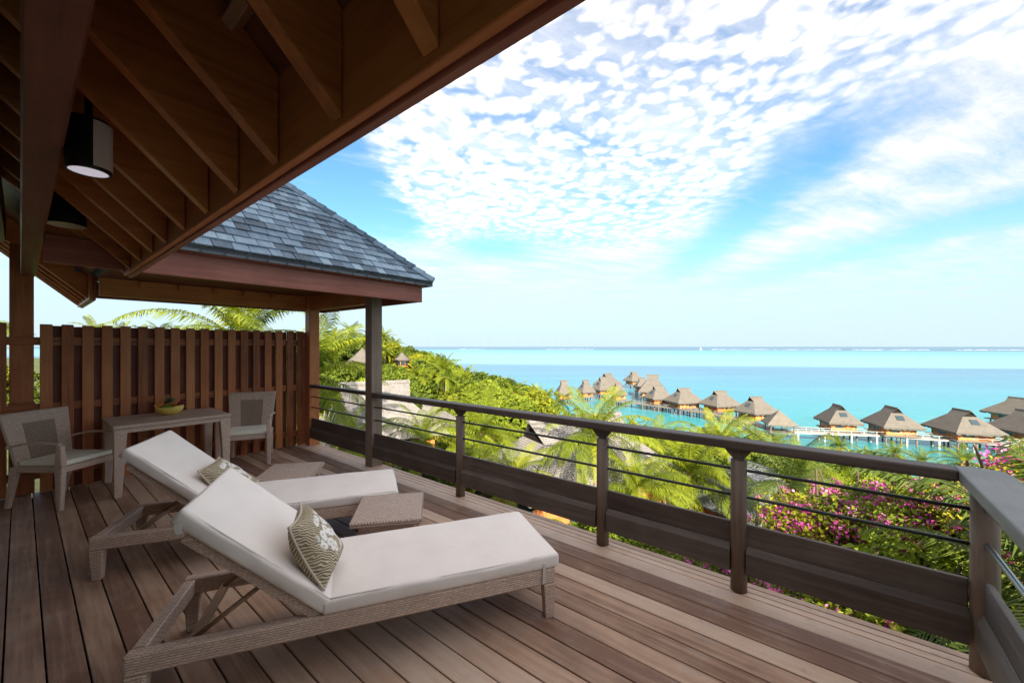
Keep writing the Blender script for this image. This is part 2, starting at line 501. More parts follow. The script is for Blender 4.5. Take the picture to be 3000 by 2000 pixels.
def ground(x, y):
    f = x * FX + y * FY; r = x * RX + y * RY
    dist = math.hypot(x, y)
    if f > 0.02 * dist + 0.01: u = max(-3.0, min(3.0, r / f)); dd = f
    else: u = -3.0 if r < 0 else 3.0; dd = dist * 0.33
    if abs(u) > 1.4: dd = max(dd, dist * (1.0 / math.hypot(1, u)))
    i = int(min(max(np.searchsorted(_us, u) - 1, 0), len(COLS) - 2))
    t = (u - _us[i]) / (_us[i + 1] - _us[i])
    z = 0.0
    for k, w in ((i, 1 - t), (i + 1, t)):
        a = COLS[k][1]
        z += w * float(np.interp(dd, [p[0] for p in a], [p[1] for p in a]))
    # unseen hill added behind the camera, crest shaped to shade deck and pavilion
    if x < -3.5:
        hc = float(np.interp(y, [-60, -30, -10.5, -8.5, 1, 16], [5, 7.5, 7.8, 12.4, 12.4, -3]))
        k = min(1.0, (-3.5 - x) / 5.5); k = k * k * (3 - 2 * k)
        z = z * (1 - k) + max(z, hc) * k
    return z

def axis_pts(lo, hi, n, c):
    t = np.linspace(-1, 1, n)
    s = np.sign(t) * np.abs(t) ** 1.8
    return [c + (v * (hi - c) if v > 0 else -v * (lo - c)) for v in s]
TX = axis_pts(-70, 330, 150, 8.0); TY = axis_pts(-140, 330, 150, 5.0)
g = G()
g.v = [(x, y, ground(x, y) + 0.25 * math.sin(x * 0.31 + 1.3) * math.cos(y * 0.27)) for y in TY for x in TX]
nx = len(TX)
g.f = [(j * nx + i, j * nx + i + 1, j * nx + nx + i + 1, j * nx + nx + i) for j in range(len(TY) - 1) for i in range(nx - 1)]
m, nt, b, out = mat_new('hillside_soil')
geo = nt.nodes.new('ShaderNodeNewGeometry'); px_, py_, pz_ = nsep(nt, geo.outputs['Position'])
n1 = nnoise(nt, nvec(nt, px_, py_, pz_), 0.45, 6, 0.65); n2 = nnoise(nt, nvec(nt, px_, py_, pz_), 4.0, 4, 0.6)
col = nramp(nt, n1 * 0.6 + n2 * 0.4, [(0.3, (0.028, 0.045, 0.010)), (0.52, (0.070, 0.095, 0.018)), (0.72, (0.15, 0.14, 0.05))])
col = nmix(nt, (pz_ * -1.0 + n1 * 0.8).smooth(17.9, 18.8), col, (0.55, 0.48, 0.36))
nt.links.new(col, b.inputs['Base Color']); b.inputs['Roughness'].default_value = 0.95
bump(nt, b, n2, 0.8, 0.2)
tag(obj('terrain', g, m, smooth=True), kind='structure')

g = G(); S_ = 60000.0
g.add([(-S_, -S_, SEA), (S_, -S_, SEA), (S_, S_, SEA), (-S_, S_, SEA)], [(0, 1, 2, 3)])
m, nt, b, out = mat_new('lagoon_water')
geo = nt.nodes.new('ShaderNodeNewGeometry'); px_, py_, pz_ = nsep(nt, geo.outputs['Position'])
fd = px_ * FX + py_ * FY; rr = px_ * RX + py_ * RY
wob = nnoise(nt, nvec(nt, rr, fd), 0.004, 4, 0.55)
fd = fd.max(10.0)
lg = (fd * (1.0 + (wob - 0.5) * 0.10) + rr * 0.40 * fd.lin(60.0, 700.0, 0.0, 1.0)).max(20.0).ln() / 4.60517 - 0.5     # log10(depth)/2 - .5
# depth 60 -> .389, 100 -> .5, 200 -> .65, 400 -> .80, 560 -> .874, 1000 -> 1.0
lg = lg / 1.75
col = nramp(nt, lg, [
    (0.220, (0.052, 0.222, 0.199)), (0.262, (0.016, 0.177, 0.187)), (0.285, (0.030, 0.240, 0.250)),
    (0.325, (0.034, 0.245, 0.292)), (0.375, (0.045, 0.216, 0.301)), (0.445, (0.058, 0.168, 0.272)), (0.470, (0.052, 0.160, 0.268)),
    (0.482, (0.165, 0.350, 0.362)), (0.575, (0.150, 0.335, 0.358)), (0.625, (0.079, 0.288, 0.349)), (0.683, (0.068, 0.266, 0.337)),
    (0.690, (0.028, 0.089, 0.157)), (0.80, (0.037, 0.092, 0.163))])
# coral heads and sand showing through the shallow water near the shore
pt = nnoise(nt, nvec(nt, rr, fd), 0.085, 5, 0.6)
near = 1.0 - fd.smooth(70.0, 150.0)
col = nmix(nt, pt.smooth(0.54, 0.68) * near * 0.55, col, (0.03, 0.12, 0.11))
col = nmix(nt, (1.0 - pt).smooth(0.52, 0.66) * near * 0.55, col, (0.15, 0.36, 0.33))
stk = nnoise(nt, nvec(nt, rr * 0.004, fd * 0.03), 1.0, 5, 0.6)
stk2 = nnoise(nt, nvec(nt, rr * 0.03, fd * 0.22), 1.0, 4, 0.6)
col = nmix(nt, stk2.smooth(0.5, 0.75) * 0.16, col, (0.14, 0.36, 0.42))  # pale streaks put ripples and glints into the water colour
col = nmix(nt, stk.smooth(0.45, 0.75) * 0.32, col, (0.09, 0.33, 0.42))
nt.links.new(col, b.inputs['Base Color'])
b.inputs['Roughness'].default_value = 0.22; b.inputs['IOR'].default_value = 1.33
b.inputs['Specular IOR Level'].default_value = 0.22
wv = nnoise(nt, nvec(nt, rr, fd), 0.9, 4, 0.6) + nnoise(nt, nvec(nt, rr, fd), 0.12, 3, 0.6) * 2.0
bump(nt, b, wv, 0.35, 0.25)
tag(obj('sea', g, m), kind='structure')

# surf breaking along the outer reef
foam = simple('surf_foam', (0.85, 0.88, 0.88), 0.9, 0.1, nscale=0.02, namp=0.15)
rr_ = random.Random(3)
for (xa, xb, dep, w) in [(1600, 1740, 2900, 34), (2080, 2480, 2650, 30), (2500, 2740, 2450, 16), (2800, 3080, 2350, 14), (1340, 1420, 2900, 30)]:
    g = G(); n = 60; top = []; bot = []
    for i in range(n + 1):
        p = at(xa + (xb - xa) * i / n, 1020, dep); e = math.sin(math.pi * i / n) ** 0.5
        ww = w * e * (0.25 + rr_.random())
        off = 40 * math.sin(i * 0.35)
        top.append((p.x + FX * (ww + off), p.y + FY * (ww + off), SEA + 0.6)); bot.append((p.x + FX * (off - ww), p.y + FY * (off - ww), SEA + 0.6))
    mid = [((a[0] + c[0]) / 2, (a[1] + c[1]) / 2, SEA + 0.7 + 1.0 * rr_.random()) for a, c in zip(top, bot)]
    k = n + 1
    g.v = top + mid + bot
    g.f = [(i, i + 1, k + i + 1, k + i) for i in range(n)] + [(k + i, k + i + 1, 2 * k + i + 1, 2 * k + i) for i in range(n)]
    tag(obj('reef_surf', g, foam), kind='structure')

# ------------------------------------------------------------------ the deck
deck = bpy.data.objects.new('deck', None); COL.objects.link(deck); tag(deck, kind='structure')
PITCH = 0.1315; DY0, DY1 = -0.66, 6.62
pm = mesh_of(G().box(-0.0622, 0.0622, DY0, DY1, -0.03, 0.0), 'plank', 0.004, 2)
x0 = 0.078 - PITCH * 12 + PITCH / 2
k = 0
while x0 + k * PITCH < 2.80:
    xx = x0 + k * PITCH
    link('plank', pm, wood('deck', 'y'), deck, (xx, 0, random.uniform(-0.0012, 0.0012)), (0, random.uniform(-0.004, 0.004), 0))
    k += 1
xe = x0 + k * PITCH - PITCH / 2
em = mesh_of(G().box(-0.026, 0.026, DY0, DY1, -0.03, 0.0), 'plank_narrow', 0.004, 2)
for j in range(3):
    link('plank', em, wood('deck', 'y'), deck, (xe + 0.030 + j * 0.058, 0, 0.0))
jm = mesh_of(G().box(-1.6, 2.93, -0.03, 0.03, -0.20, -0.034), 'joist')
for j in range(13):
    link('joist', jm, wood('brown', 'x'), deck, (0, -0.55 + j * 0.59, 0))
obj('rim_beam', G().box(2.94, 2.985, DY0, DY1, -0.26, -0.036), wood('brown', 'y'), deck)
obj('under_shade', G().box(-1.5, 2.90, -0.5, 6.4, -0.42, -0.22), simple('underdeck_shade', (0.05, 0.035, 0.025), 0.95), deck)  # dark block added below the planks, stands in for shade under the deck

# ------------------------------------------------------------------ villa: roof overhang, rafters, beam, post, wall
villa = thing('villa', 'dark timber villa whose sloping eave with rafters hangs over the deck', 'building', (-1.4, 3.0, 0))
EX, EZ, SL = 0.508, 2.122, 0.95
XL = -2.45
def rz_(x): return EZ + SL * (EX - x)
RD = 0.27
raf = G().prism([(EX - 0.002, EZ), (EX - 0.002, EZ + RD), (XL, rz_(XL) + RD), (XL, rz_(XL))], 'y', -0.024, 0.024)
rme = mesh_of(raf, 'rafter', 0.003)
rys = [-1.96, -1.59, -1.22, -0.85, -0.48, -0.12, 0.25, 0.613, 0.978, 1.365, 1.727, 2.10, 2.479, 2.873, 3.231, 3.61, 4.03, 4.29]
for y in rys + [6.95, 7.32, 7.69, 8.06, 8.25]:
    link('rafter', rme, wood('orange', 'x'), villa, (1.4, y - 3.0, 0))
thin_ = G().prism([(EX - 0.02, EZ + RD - 0.06), (EX - 0.02, EZ + RD - 0.012), (XL, rz_(XL) + RD - 0.012), (XL, rz_(XL) + RD - 0.06)], 'y', -0.02, 0.02)
bme = mesh_of(thin_, 'batten', 0.002)
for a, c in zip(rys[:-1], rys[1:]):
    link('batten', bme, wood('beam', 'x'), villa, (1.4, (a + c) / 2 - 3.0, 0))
for (ya, yb) in ((-2.3, 4.32), (6.78, 8.3)):
    obj('fascia', G().box(EX + 0.001, EX + 0.027, ya, yb, EZ - 0.018, EZ + RD + 0.03), wood('orange', 'y'), villa, wco=True, bev=0.003)
    obj('eave_trim', G().box(EX + 0.0275, EX + 0.055, ya, yb, EZ - 0.028, EZ + RD + 0.05), wood('rose', 'y'), villa, wco=True, bev=0.003)
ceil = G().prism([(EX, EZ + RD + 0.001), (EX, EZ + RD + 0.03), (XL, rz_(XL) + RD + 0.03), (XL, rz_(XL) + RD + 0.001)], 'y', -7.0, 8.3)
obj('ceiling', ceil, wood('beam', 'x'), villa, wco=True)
SHK = shakes('roof_shakes', (0.20, 0.215, 0.235), (0.135, 0.15, 0.17), 0.17, 0.14)
rz2 = lambda x: rz_(x) + RD + 0.035
obj('roof', G().prism([(EX + 0.09, rz2(EX + 0.09)), (EX + 0.09, rz2(EX + 0.09) + 0.05), (XL, rz2(XL) + 0.05), (-5.4, rz2(EX + 0.09) + 0.05), (-5.4, rz2(EX + 0.09)), (XL, rz2(XL))], 'y', -7.0, 8.35), SHK, villa, wco=True)  # unseen run behind the camera lengthened to shade the handrail
obj('beam', G().box(0.0, 0.102, -2.2, 6.60, 2.29, 2.60), wood('beam', 'y'), villa, wco=True, bev=0.006)
obj('inner_beam', G().box(-0.20, -0.09, -2.2, 6.60, 2.62, 2.86), wood('beam', 'y'), villa, wco=True, bev=0.006)
pst = obj('post', G().box(-0.072, 0.092, 6.602, 6.756, 0.0, 2.62), wood('red', 'z'), villa, wco=True, bev=0.006)
obj('post_splice', G().box(-0.077, 0.097, 6.597, 6.761, 0.0, 0.97), wood('red', 'z'), pst, wco=True, bev=0.004)
obj('wall', G().box(-1.50, -1.40, -6.8, 8.2, 0.0, 4.6), simple('villa_wall_pale', (0.68, 0.62, 0.52), 0.9, 0.1, nscale=3, namp=0.05), villa, wco=True)  # wall out of view, pale tone picked to bounce light onto fence and rafters
obj('end_wall', G().box(-5.2, -1.5, -6.9, -6.8, -1.0, 4.5), wood('red', 'z'), villa, wco=True)
for ya, yb in ((0.2, 2.2), (2.3, 4.3)):
    dr = obj('sliding_door', G().box(-1.40, -1.37, ya, yb, 0.02, 2.15), wood('beam', 'z'), villa, wco=True)
    obj('pane', G().box(-1.372, -1.36, ya + 0.1, yb - 0.1, 0.15, 2.05), simple('dark_glass', (0.02, 0.025, 0.03), 0.08, 0.5), dr, wco=True)
# black slabs paint the dark of ceiling openings, framed by blocking between rafters
for (ya, yb, xc) in ((0.978, 1.365, 0.30), (0.613, 0.978, 0.28)):
    obj('opening_dark_slab', G().bar((xc + 0.07, (ya + yb) / 2, rz_(xc + 0.07) + RD - 0.004), (xc - 0.08, (ya + yb) / 2, rz_(xc - 0.08) + RD - 0.004), (yb - ya) * 0.55, 0.008, (1, 0, SL)), simple('vent_black', (0.004, 0.004, 0.004), 0.9), villa, wco=True)
    for dx in (0.085, -0.095):
        obj('blocking', G().bar((xc + dx + 0.012, (ya + yb) / 2, rz_(xc + dx + 0.012) + RD - 0.03), (xc + dx - 0.012, (ya + yb) / 2, rz_(xc + dx - 0.012) + RD - 0.03), yb - ya - 0.052, 0.058, (1, 0, SL)), wood('tan', 'y'), villa, wco=True, bev=0.002)

# ------------------------------------------------------------------ pavilion with the blue-grey shingle roof
pav = thing('pavilion', 'open timber pavilion with hipped blue-grey shingle roof at the end of the deck', 'pavilion', (2.92, 5.6, 0))
PX, PY = 3.354, 4.246                       # outer corner of the fascia
YB = 7.02
CZ0, CX, CY, TH = 2.42, 3.45, 4.15, math.atan(0.917)
RIDGE_Y = (CY + YB) / 2; KM = RIDGE_Y - CY; RIDGE_Z = CZ0 + 0.917 * KM
obj('fascia', G().box(0.105, PX, PY, PY + 0.03, 2.135, 2.335), wood('rose', 'x'), pav, wco=True, bev=0.004)
obj('fascia', G().box(PX - 0.031, PX - 0.001, PY + 0.031, YB - 0.07, 2.137, 2.333), wood('rose', 'y'), pav, wco=True, bev=0.004)
obj('fascia', G().box(0.57, PX, YB - 0.069, YB - 0.04, 2.136, 2.334), wood('rose', 'x'), pav, wco=True, bev=0.004)
obj('fascia_cap', G().box(0.60, PX + 0.04, PY - 0.035, PY + 0.02, 2.337, 2.392), wood('rose', 'x'), pav, wco=True, bev=0.004)
obj('upper_board', G().box(0.105, 0.53, PY + 0.031, PY + 0.06, 2.338, 2.56), wood('red', 'x'), pav, wco=True, bev=0.004)
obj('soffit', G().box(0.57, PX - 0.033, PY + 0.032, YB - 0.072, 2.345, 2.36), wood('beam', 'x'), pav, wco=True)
for (a, c, nm) in (((2.92, 4.70), 0.155, 'grey'), ((2.925, 6.46), 0.155, 'grey')):
    obj('post', G().box(a[0] - c / 2, a[0] + c / 2, a[1] - c / 2, a[1] + c / 2, 0, 2.342), wood('weather' if a[1] < 5 else 'red', 'z'), pav, wco=True, bev=0.006)
obj('beam', G().box(2.865, 2.975, 4.78, 6.38, 2.115, 2.341), wood('red', 'y'), pav, wco=True, bev=0.005)
obj('beam', G().box(0.57, 2.846, 6.52, 6.60, 2.135, 2.342), wood('orange', 'x'), pav, wco=True, bev=0.005)
nb = mesh_of(G().prism([(0, 0.05), (0.05, 0.05), (0.05, 0.02), (0.0, -0.035)], 'x', -0.024, 0.024), 'rafter_tail', 0.002)
for i in range(6):
    link('rafter_tail', nb, wood('orange', 'x'), pav, (0.93 + i * 0.36 - 2.92, 6.468 - 5.6, 2.285))
# roof body: hip end, ridge running back into the villa roof
x0r = 0.40
rg = G()
B = lambda dz: [(x0r, CY, CZ0 + dz), (CX, CY, CZ0 + dz), (CX, YB, CZ0 + dz), (x0r, YB, CZ0 + dz), (x0r, RIDGE_Y, RIDGE_Z + dz), (CX - KM, RIDGE_Y, RIDGE_Z + dz)]
vs = B(-0.075) + B(-0.012)
rg.add(vs, [(0, 1, 5, 4), (1, 2, 5), (2, 3, 4, 5), (6, 7, 11, 10), (7, 8, 11), (8, 9, 10, 11), (0, 1, 7, 6), (1, 2, 8, 7), (2, 3, 9, 8), (0, 4, 10, 6), (3, 4, 10, 9)])
roof = obj('roof', rg, SHK, pav, wco=True)
# individual shingles on the slope that faces the camera
m, nt, b, out = mat_new('slate_shingle')
x, y, z = obj_co(nt); r = obj_rand(nt)
n = nnoise(nt, nvec(nt, x * 22.0 + r * 90.0, y * 3.0 + r * 40.0, z), 1.0, 6, 0.7)
n3 = nnoise(nt, nvec(nt, x * 3.0 + r * 9.0, y * 3.0, r * 30.0), 1.0, 3, 0.6)
col = nramp(nt, n * 0.62 + n3 * 0.3 + (r - 0.5) * 0.62 + 0.04, [(0.12, (0.040, 0.062, 0.092)), (0.5, (0.125, 0.190, 0.265)), (0.9, (0.33, 0.44, 0.54))])
nt.links.new(col, b.inputs['Base Color']); b.inputs['Roughness'].default_value = 0.55
b.inputs['Specular IOR Level'].default_value = 0.4
bump(nt, b, n, 0.45, 0.004)
SHINGLE = m
EXPO = 0.128
rs = random.Random(11)
smesh = []
for w in (0.105, 0.125, 0.145, 0.165, 0.185):
    smesh.append((w, mesh_of(G().hexa([(-w / 2, 0, 0.0), (w / 2, 0, 0.0), (w / 2, 0.20, -0.012), (-w / 2, 0.20, -0.012),
                                      (-w / 2, 0, 0.014), (w / 2, 0, 0.014), (w / 2, 0.20, -0.004), (-w / 2, 0.20, -0.004)]), 'shingle', 0.0015)))
pw = Vector((2.92, 5.6, 0))
row = 0
while True:
    sdist = row * EXPO - 0.03
    yy = CY + sdist * math.cos(TH); zz = CZ0 + sdist * math.sin(TH)
    xmax = CX - (yy - CY) + 0.01
    if yy > RIDGE_Y - 0.05: break
    xx = xmax - (0.0 if row % 2 else 0.04)
    while xx > 0.36:
        w, me = rs.choice(smesh)
        o = link('shingle', me, SHINGLE, roof, (xx - w / 2, yy + rs.uniform(-0.004, 0.004), zz + rs.uniform(0.0, 0.004)), (TH, 0, rs.uniform(-0.012, 0.012)))
        xx -= w + 0.006
    row += 1
hd = Vector((-1, 1, 0.917)); hl = hd.length; hd.normalize()
cm = mesh_of(G().hexa([(0, -0.075, -0.03), (0.235, -0.075, -0.045), (0.235, 0.075, -0.045), (0, 0.075, -0.03), (0, -0.03, 0.035), (0.235, -0.03, 0.012), (0.235, 0.03, 0.012), (0, 0.03, 0.035)]), 'hip_cap', 0.003)
nc = int(KM * hl / 0.15)
rot = Vector((hd.x, hd.y, hd.z)).to_track_quat('X', 'Z').to_euler()
for i in range(nc):
    p = Vector((CX + 0.01, CY - 0.01, CZ0 + 0.012)) + hd * (i * 0.15)
    link('hip_cap', cm, SHINGLE, roof, p, rot)

# ------------------------------------------------------------------ privacy fence of upright boards
fence = thing('privacy_fence', 'tall red-brown board fence behind the dining table', 'fence', (1.5, 6.6, 0))
fb = mesh_of(G().box(-0.045, 0.045, -0.012, 0.012, 0.002, 1.79), 'fence_board', 0.003)
for i in range(-3, 18):
    xx = 0.175 + i * 0.1535
    if -0.13 < xx < 0.10: continue
    link('fence_board', fb, wood('red', 'z'), fence, (xx - 1.5, 6.562 - 6.6, random.uniform(-0.004, 0.004)))
bb = mesh_of(G().box(-0.052, 0.052, -0.012, 0.012, -0.12, 1.775), 'back_board', 0.003)
for i in range(-3, 18):
    xx = 0.175 + (i + 0.5) * 0.1535
    if -0.1 < xx < 0.14: continue
    link('back_board', bb, wood('beam', 'z'), fence, (xx - 1.5 + 0.004, 6.648 - 6.6, random.uniform(-0.004, 0.004)))
for z0_ in (1.565, 0.86, 0.148):
    obj('fence_rail', G().box(-0.42, 2.845, 6.576, 6.634, z0_, z0_ + 0.086), wood('red', 'x'), fence, wco=True, bev=0.003)
xmot = G().bar((-0.05, 0, -0.028), (0.05, 0, 0.028), 0.006, 0.008, (0, 1, 0)).bar((-0.05, 0.001, 0.028), (0.05, 0.001, -0.028), 0.006, 0.008, (0, 1, 0)).bar((-0.075, 0.002, 0.0), (0.075, 0.002, 0.006), 0.005, 0.006, (0, 1, 0))
xm = mesh_of(xmot, 'carved_cross')
for i in range(0, 17, 2):
    link('carved_cross', xm, wood('brown', 'x'), fence, (0.175 + (i + 0.5) * 0.1535 - 1.5, 6.571 - 6.6, 1.608))

# ------------------------------------------------------------------ railings
def round_post(parent, x, y, wood_kind='weather', bracket=True, r=0.047, top=0.83):
    o = obj('post', G().tube([(0, 0, 0), (0, 0, top * 0.5), (0, 0, top)], [r * 1.02, r, r * 0.98], 20), wood(wood_kind, 'z'), parent, (x - parent.location.x, y - parent.location.y, 0.0), smooth=False)
    for p in o.data.polygons: p.use_smooth = len(p.vertices) == 4
    if bracket:
        obj('bracket', G().tube([(0, 0, top - 0.001), (0, 0, top + 0.012)], [0.034, 0.034], 16)
            .hexa([(-0.026, -0.032, top + 0.012), (0.026, -0.032, top + 0.012), (0.026, 0.032, top + 0.012), (-0.026, 0.032, top + 0.012),
                   (-0.035, -0.078, 0.899), (0.035, -0.078, 0.899), (0.035, 0.078, 0.899), (-0.035, 0.078, 0.899)]), wood('brown', 'z'), o, bev=0.003)
    return o

RXC = 2.888
rail = thing('deck_railing', 'dark weathered timber railing with two thin bars along the sea side of the deck', 'railing', (RXC, 2.0, 0))
for y in (3.03, 1.42, 0.475): round_post(rail, RXC, y)
round_post(rail, RXC, -0.556, 'weather', False, 0.050, 0.897)
obj('handrail', G().box(2.828, 2.952, -0.463, 4.62, 0.90, 0.957), wood('brown', 'y'), rail, wco=True, bev=0.010, seg=2)
STEEL = simple('dark_bar', (0.055, 0.050, 0.048), 0.38, 0.5, 0.6, 30, 0.1)
STEEL2 = simple('steel_bar', (0.36, 0.36, 0.37), 0.28, 0.5, 0.9, 30, 0.06)
for z in (0.768, 0.600):
    o = obj('bar', G().tube([(RXC, -0.53, z), (RXC, 2.0, z), (RXC, 4.62, z)], 0.0095, 10), STEEL, rail, wco=True, smooth=True)
for (a, c) in ((-0.502, 0.43), (0.52, 1.375), (1.465, 2.985), (3.075, 4.62)):
    obj('upper_board', G().box(2.878, 2.904, a, c, 0.272, 0.43), wood('brown', 'y'), rail, wco=True, bev=0.004)
    obj('lower_board', G().prism([(2.846, 0.125), (2.877, 0.125), (2.877, 0.294), (2.872, 0.294), (2.846, 0.258)], 'y', a, c), wood('brown', 'y'), rail, wco=True, bev=0.003)

prail = thing('pavilion_railing', 'short dark railing between the two pavilion posts', 'railing', (RXC, 5.6, 0))
obj('handrail', G().box(2.845, 2.935, 4.779, 6.381, 0.91, 0.957), wood('brown', 'y'), prail, wco=True, bev=0.006)
for z in (0.768, 0.600):
    obj('bar', G().tube([(RXC, 4.779, z), (RXC, 6.381, z)], 0.0095, 10), STEEL, prail, wco=True, smooth=True)
obj('upper_board', G().box(2.878, 2.904, 4.779, 6.381, 0.272, 0.43), wood('brown', 'y'), prail, wco=True, bev=0.004)
obj('lower_board', G().prism([(2.846, 0.125), (2.877, 0.125), (2.877, 0.294), (2.872, 0.294), (2.846, 0.258)], 'y', 4.779, 6.381), wood('brown', 'y'), prail, wco=True, bev=0.003)

srail = thing('side_railing', 'short side railing with wide grey handrail and steel bars at the right edge', 'railing', (1.9, -0.52, 0))
hr = [(0.4, -0.640), (2.86, -0.640), (2.925, -0.628), (2.953, -0.598), (2.958, -0.54), (2.953, -0.464), (0.4, -0.464)]
obj('handrail', G().prism(hr, 'z', 0.899, 0.958), wood('silver', 'x'), srail, wco=True, bev=0.008, seg=2)
for z in (0.790, 0.622):
    obj('bar', G().tube([(2.835, -0.556, z), (0.4, -0.556, z)], 0.0125, 12), STEEL2, srail, wco=True, smooth=True)
obj('upper_board', G().box(0.4, 2.835, -0.573, -0.547, 0.272, 0.45), wood('grey', 'x'), srail, wco=True, bev=0.004)
obj('lower_board', G().prism([(-0.521, 0.125), (-0.546, 0.125), (-0.546, 0.294), (-0.541, 0.294), (-0.521, 0.258)], 'x', 0.4, 2.835), wood('grey', 'x'), srail, wco=True, bev=0.003)
round_post(srail, 0.9, -0.556, 'grey', True, 0.05)

# ------------------------------------------------------------------ lamps under the eave
LBK = simple('lamp_black', (0.008, 0.008, 0.010), 0.35, 0.5)
lamp = thing('drum_light', 'small black drum light with white lens under the rafters', 'lamp', (0.170, 2.29, 2.316))
bd = G().lathe([(0.0, 0.122), (0.064, 0.122), (0.067, 0.116), (0.067, -0.070), (0.064, -0.078), (0.057, -0.078)], 32)
obj('drum', bd, LBK, lamp, smooth=False)
LENS = simple('lamp_lens', (0.85, 0.82, 0.88), 0.35, 0.5)
LENS.node_tree.nodes['Principled BSDF'].inputs['Emission Color'].default_value = (0.86, 0.82, 0.95, 1)
LENS.node_tree.nodes['Principled BSDF'].inputs['Emission Strength'].default_value = 0.10
obj('lens', G().lathe([(0.058, -0.0755), (0.0, -0.076)], 32), simple('lamp_lens', (0.85, 0.82, 0.88), 0.35, 0.5), lamp)
sg = G(); n = 14
vs = []; fs = []
for i in range(n + 1):
    an = RAD(-84 + 110 * i / n)
    vs += [(0.0682 * math.cos(an), 0.0682 * math.sin(an), -0.066), (0.0682 * math.cos(an), 0.0682 * math.sin(an), 0.112)]
for i in range(n): fs.append((2 * i, 2 * i + 2, 2 * i + 3, 2 * i + 1))
obj('side_lens', sg.add(vs, fs), simple('lamp_lens_side', (0.72, 0.64, 0.68), 0.5, 0.4), lamp)
obj('hanger', G().tube([(0, 0, 0.075), (0, 0, 0.40)], 0.012, 10), LBK, lamp)

dome = thing('dome_pendant', 'black dome pendant lamp hanging beside the overhead beam', 'lamp', (0.185, 3.82, 2.325))
pr = [(0.090, 0.0), (0.092, 0.02), (0.090, 0.09), (0.081, 0.15), (0.062, 0.20), (0.035, 0.228), (0.0, 0.236)]
pin = [(0.086, 0.002), (0.086, 0.09), (0.076, 0.145), (0.056, 0.19), (0.0, 0.225)]
obj('shade', G().lathe(pr + [], 32), LBK, dome, smooth=True)
obj('inner_shade', G().lathe([(0.090, 0.0)] + pin, 32), simple('lamp_cream', (0.55, 0.50, 0.30), 0.5), dome, smooth=True)
obj('cord', G().tube([(0, 0, 0.23), (0, 0, 0.45)], 0.006, 8), LBK, dome)

# ------------------------------------------------------------------ sun loungers
WK = wicker()
WKX = wicker('wicker_slant', slant=0.8)
WKD = wicker('wicker_open', (0.48, 0.34, 0.25), (0.09, 0.055, 0.04), 0.016, 0.014)
CUSH = fabric('cushion_white', (0.90, 0.805, 0.735))
CREAM = fabric('cushion_cream', (0.90, 0.85, 0.70))
ANG = math.atan2(-0.515, 0.857)

def cushion(L, W, H, seed, r=0.018):
    """soft slab, x from 0 to L, y 0..W, z 0..H"""
    bm = bmesh.new(); nx_, ny_ = 22, 12
    rr_ = random.Random(seed)
    g = G().box(0, L, 0, W, 0, H)
    me = bpy.data.meshes.new('cushion'); me.from_pydata(g.v, [], g.f)
    bm.from_mesh(me)
    bmesh.ops.recalc_face_normals(bm, faces=bm.faces[:])
    bmesh.ops.bevel(bm, geom=bm.edges[:], offset=r, segments=3, affect='EDGES', profile=0.6)
    bmesh.ops.bisect_plane
    for i in range(1, nx_):
        bmesh.ops.bisect_plane(bm, geom=bm.verts[:] + bm.edges[:] + bm.faces[:], plane_co=(L * i / nx_, 0, 0), plane_no=(1, 0, 0))
    for i in range(1, ny_):
        bmesh.ops.bisect_plane(bm, geom=bm.verts[:] + bm.edges[:] + bm.faces[:], plane_co=(0, W * i / ny_, 0), plane_no=(0, 1, 0))
    ph = [rr_.uniform(0, 6) for _ in range(6)]
    for v in bm.verts:
        x, y, z = v.co
        t = z / H
        e = min(x, L - x, y, W - y)
        puffy = 0.007 * (1 - math.exp(-max(e, 0) / 0.06))
        w = 0.0030 * math.sin(x * 9 + ph[0]) * math.sin(y * 11 + ph[1]) + 0.0012 * math.sin(x * 23 + y * 5 + ph[2])
        v.co.z += t * (puffy + w)
        if 0.2 < t < 0.9:
            k = 0.003 * math.sin(x * 14 + ph[3]) + 0.002 * math.sin(x * 37 + ph[4])
            if y < 0.01: v.co.y -= k + 0.003
            if y > W - 0.01: v.co.y += k + 0.003
    bm.to_mesh(me); bm.free(); uvmap(me)
    for p in me.polygons: p.use_smooth = True
    return me

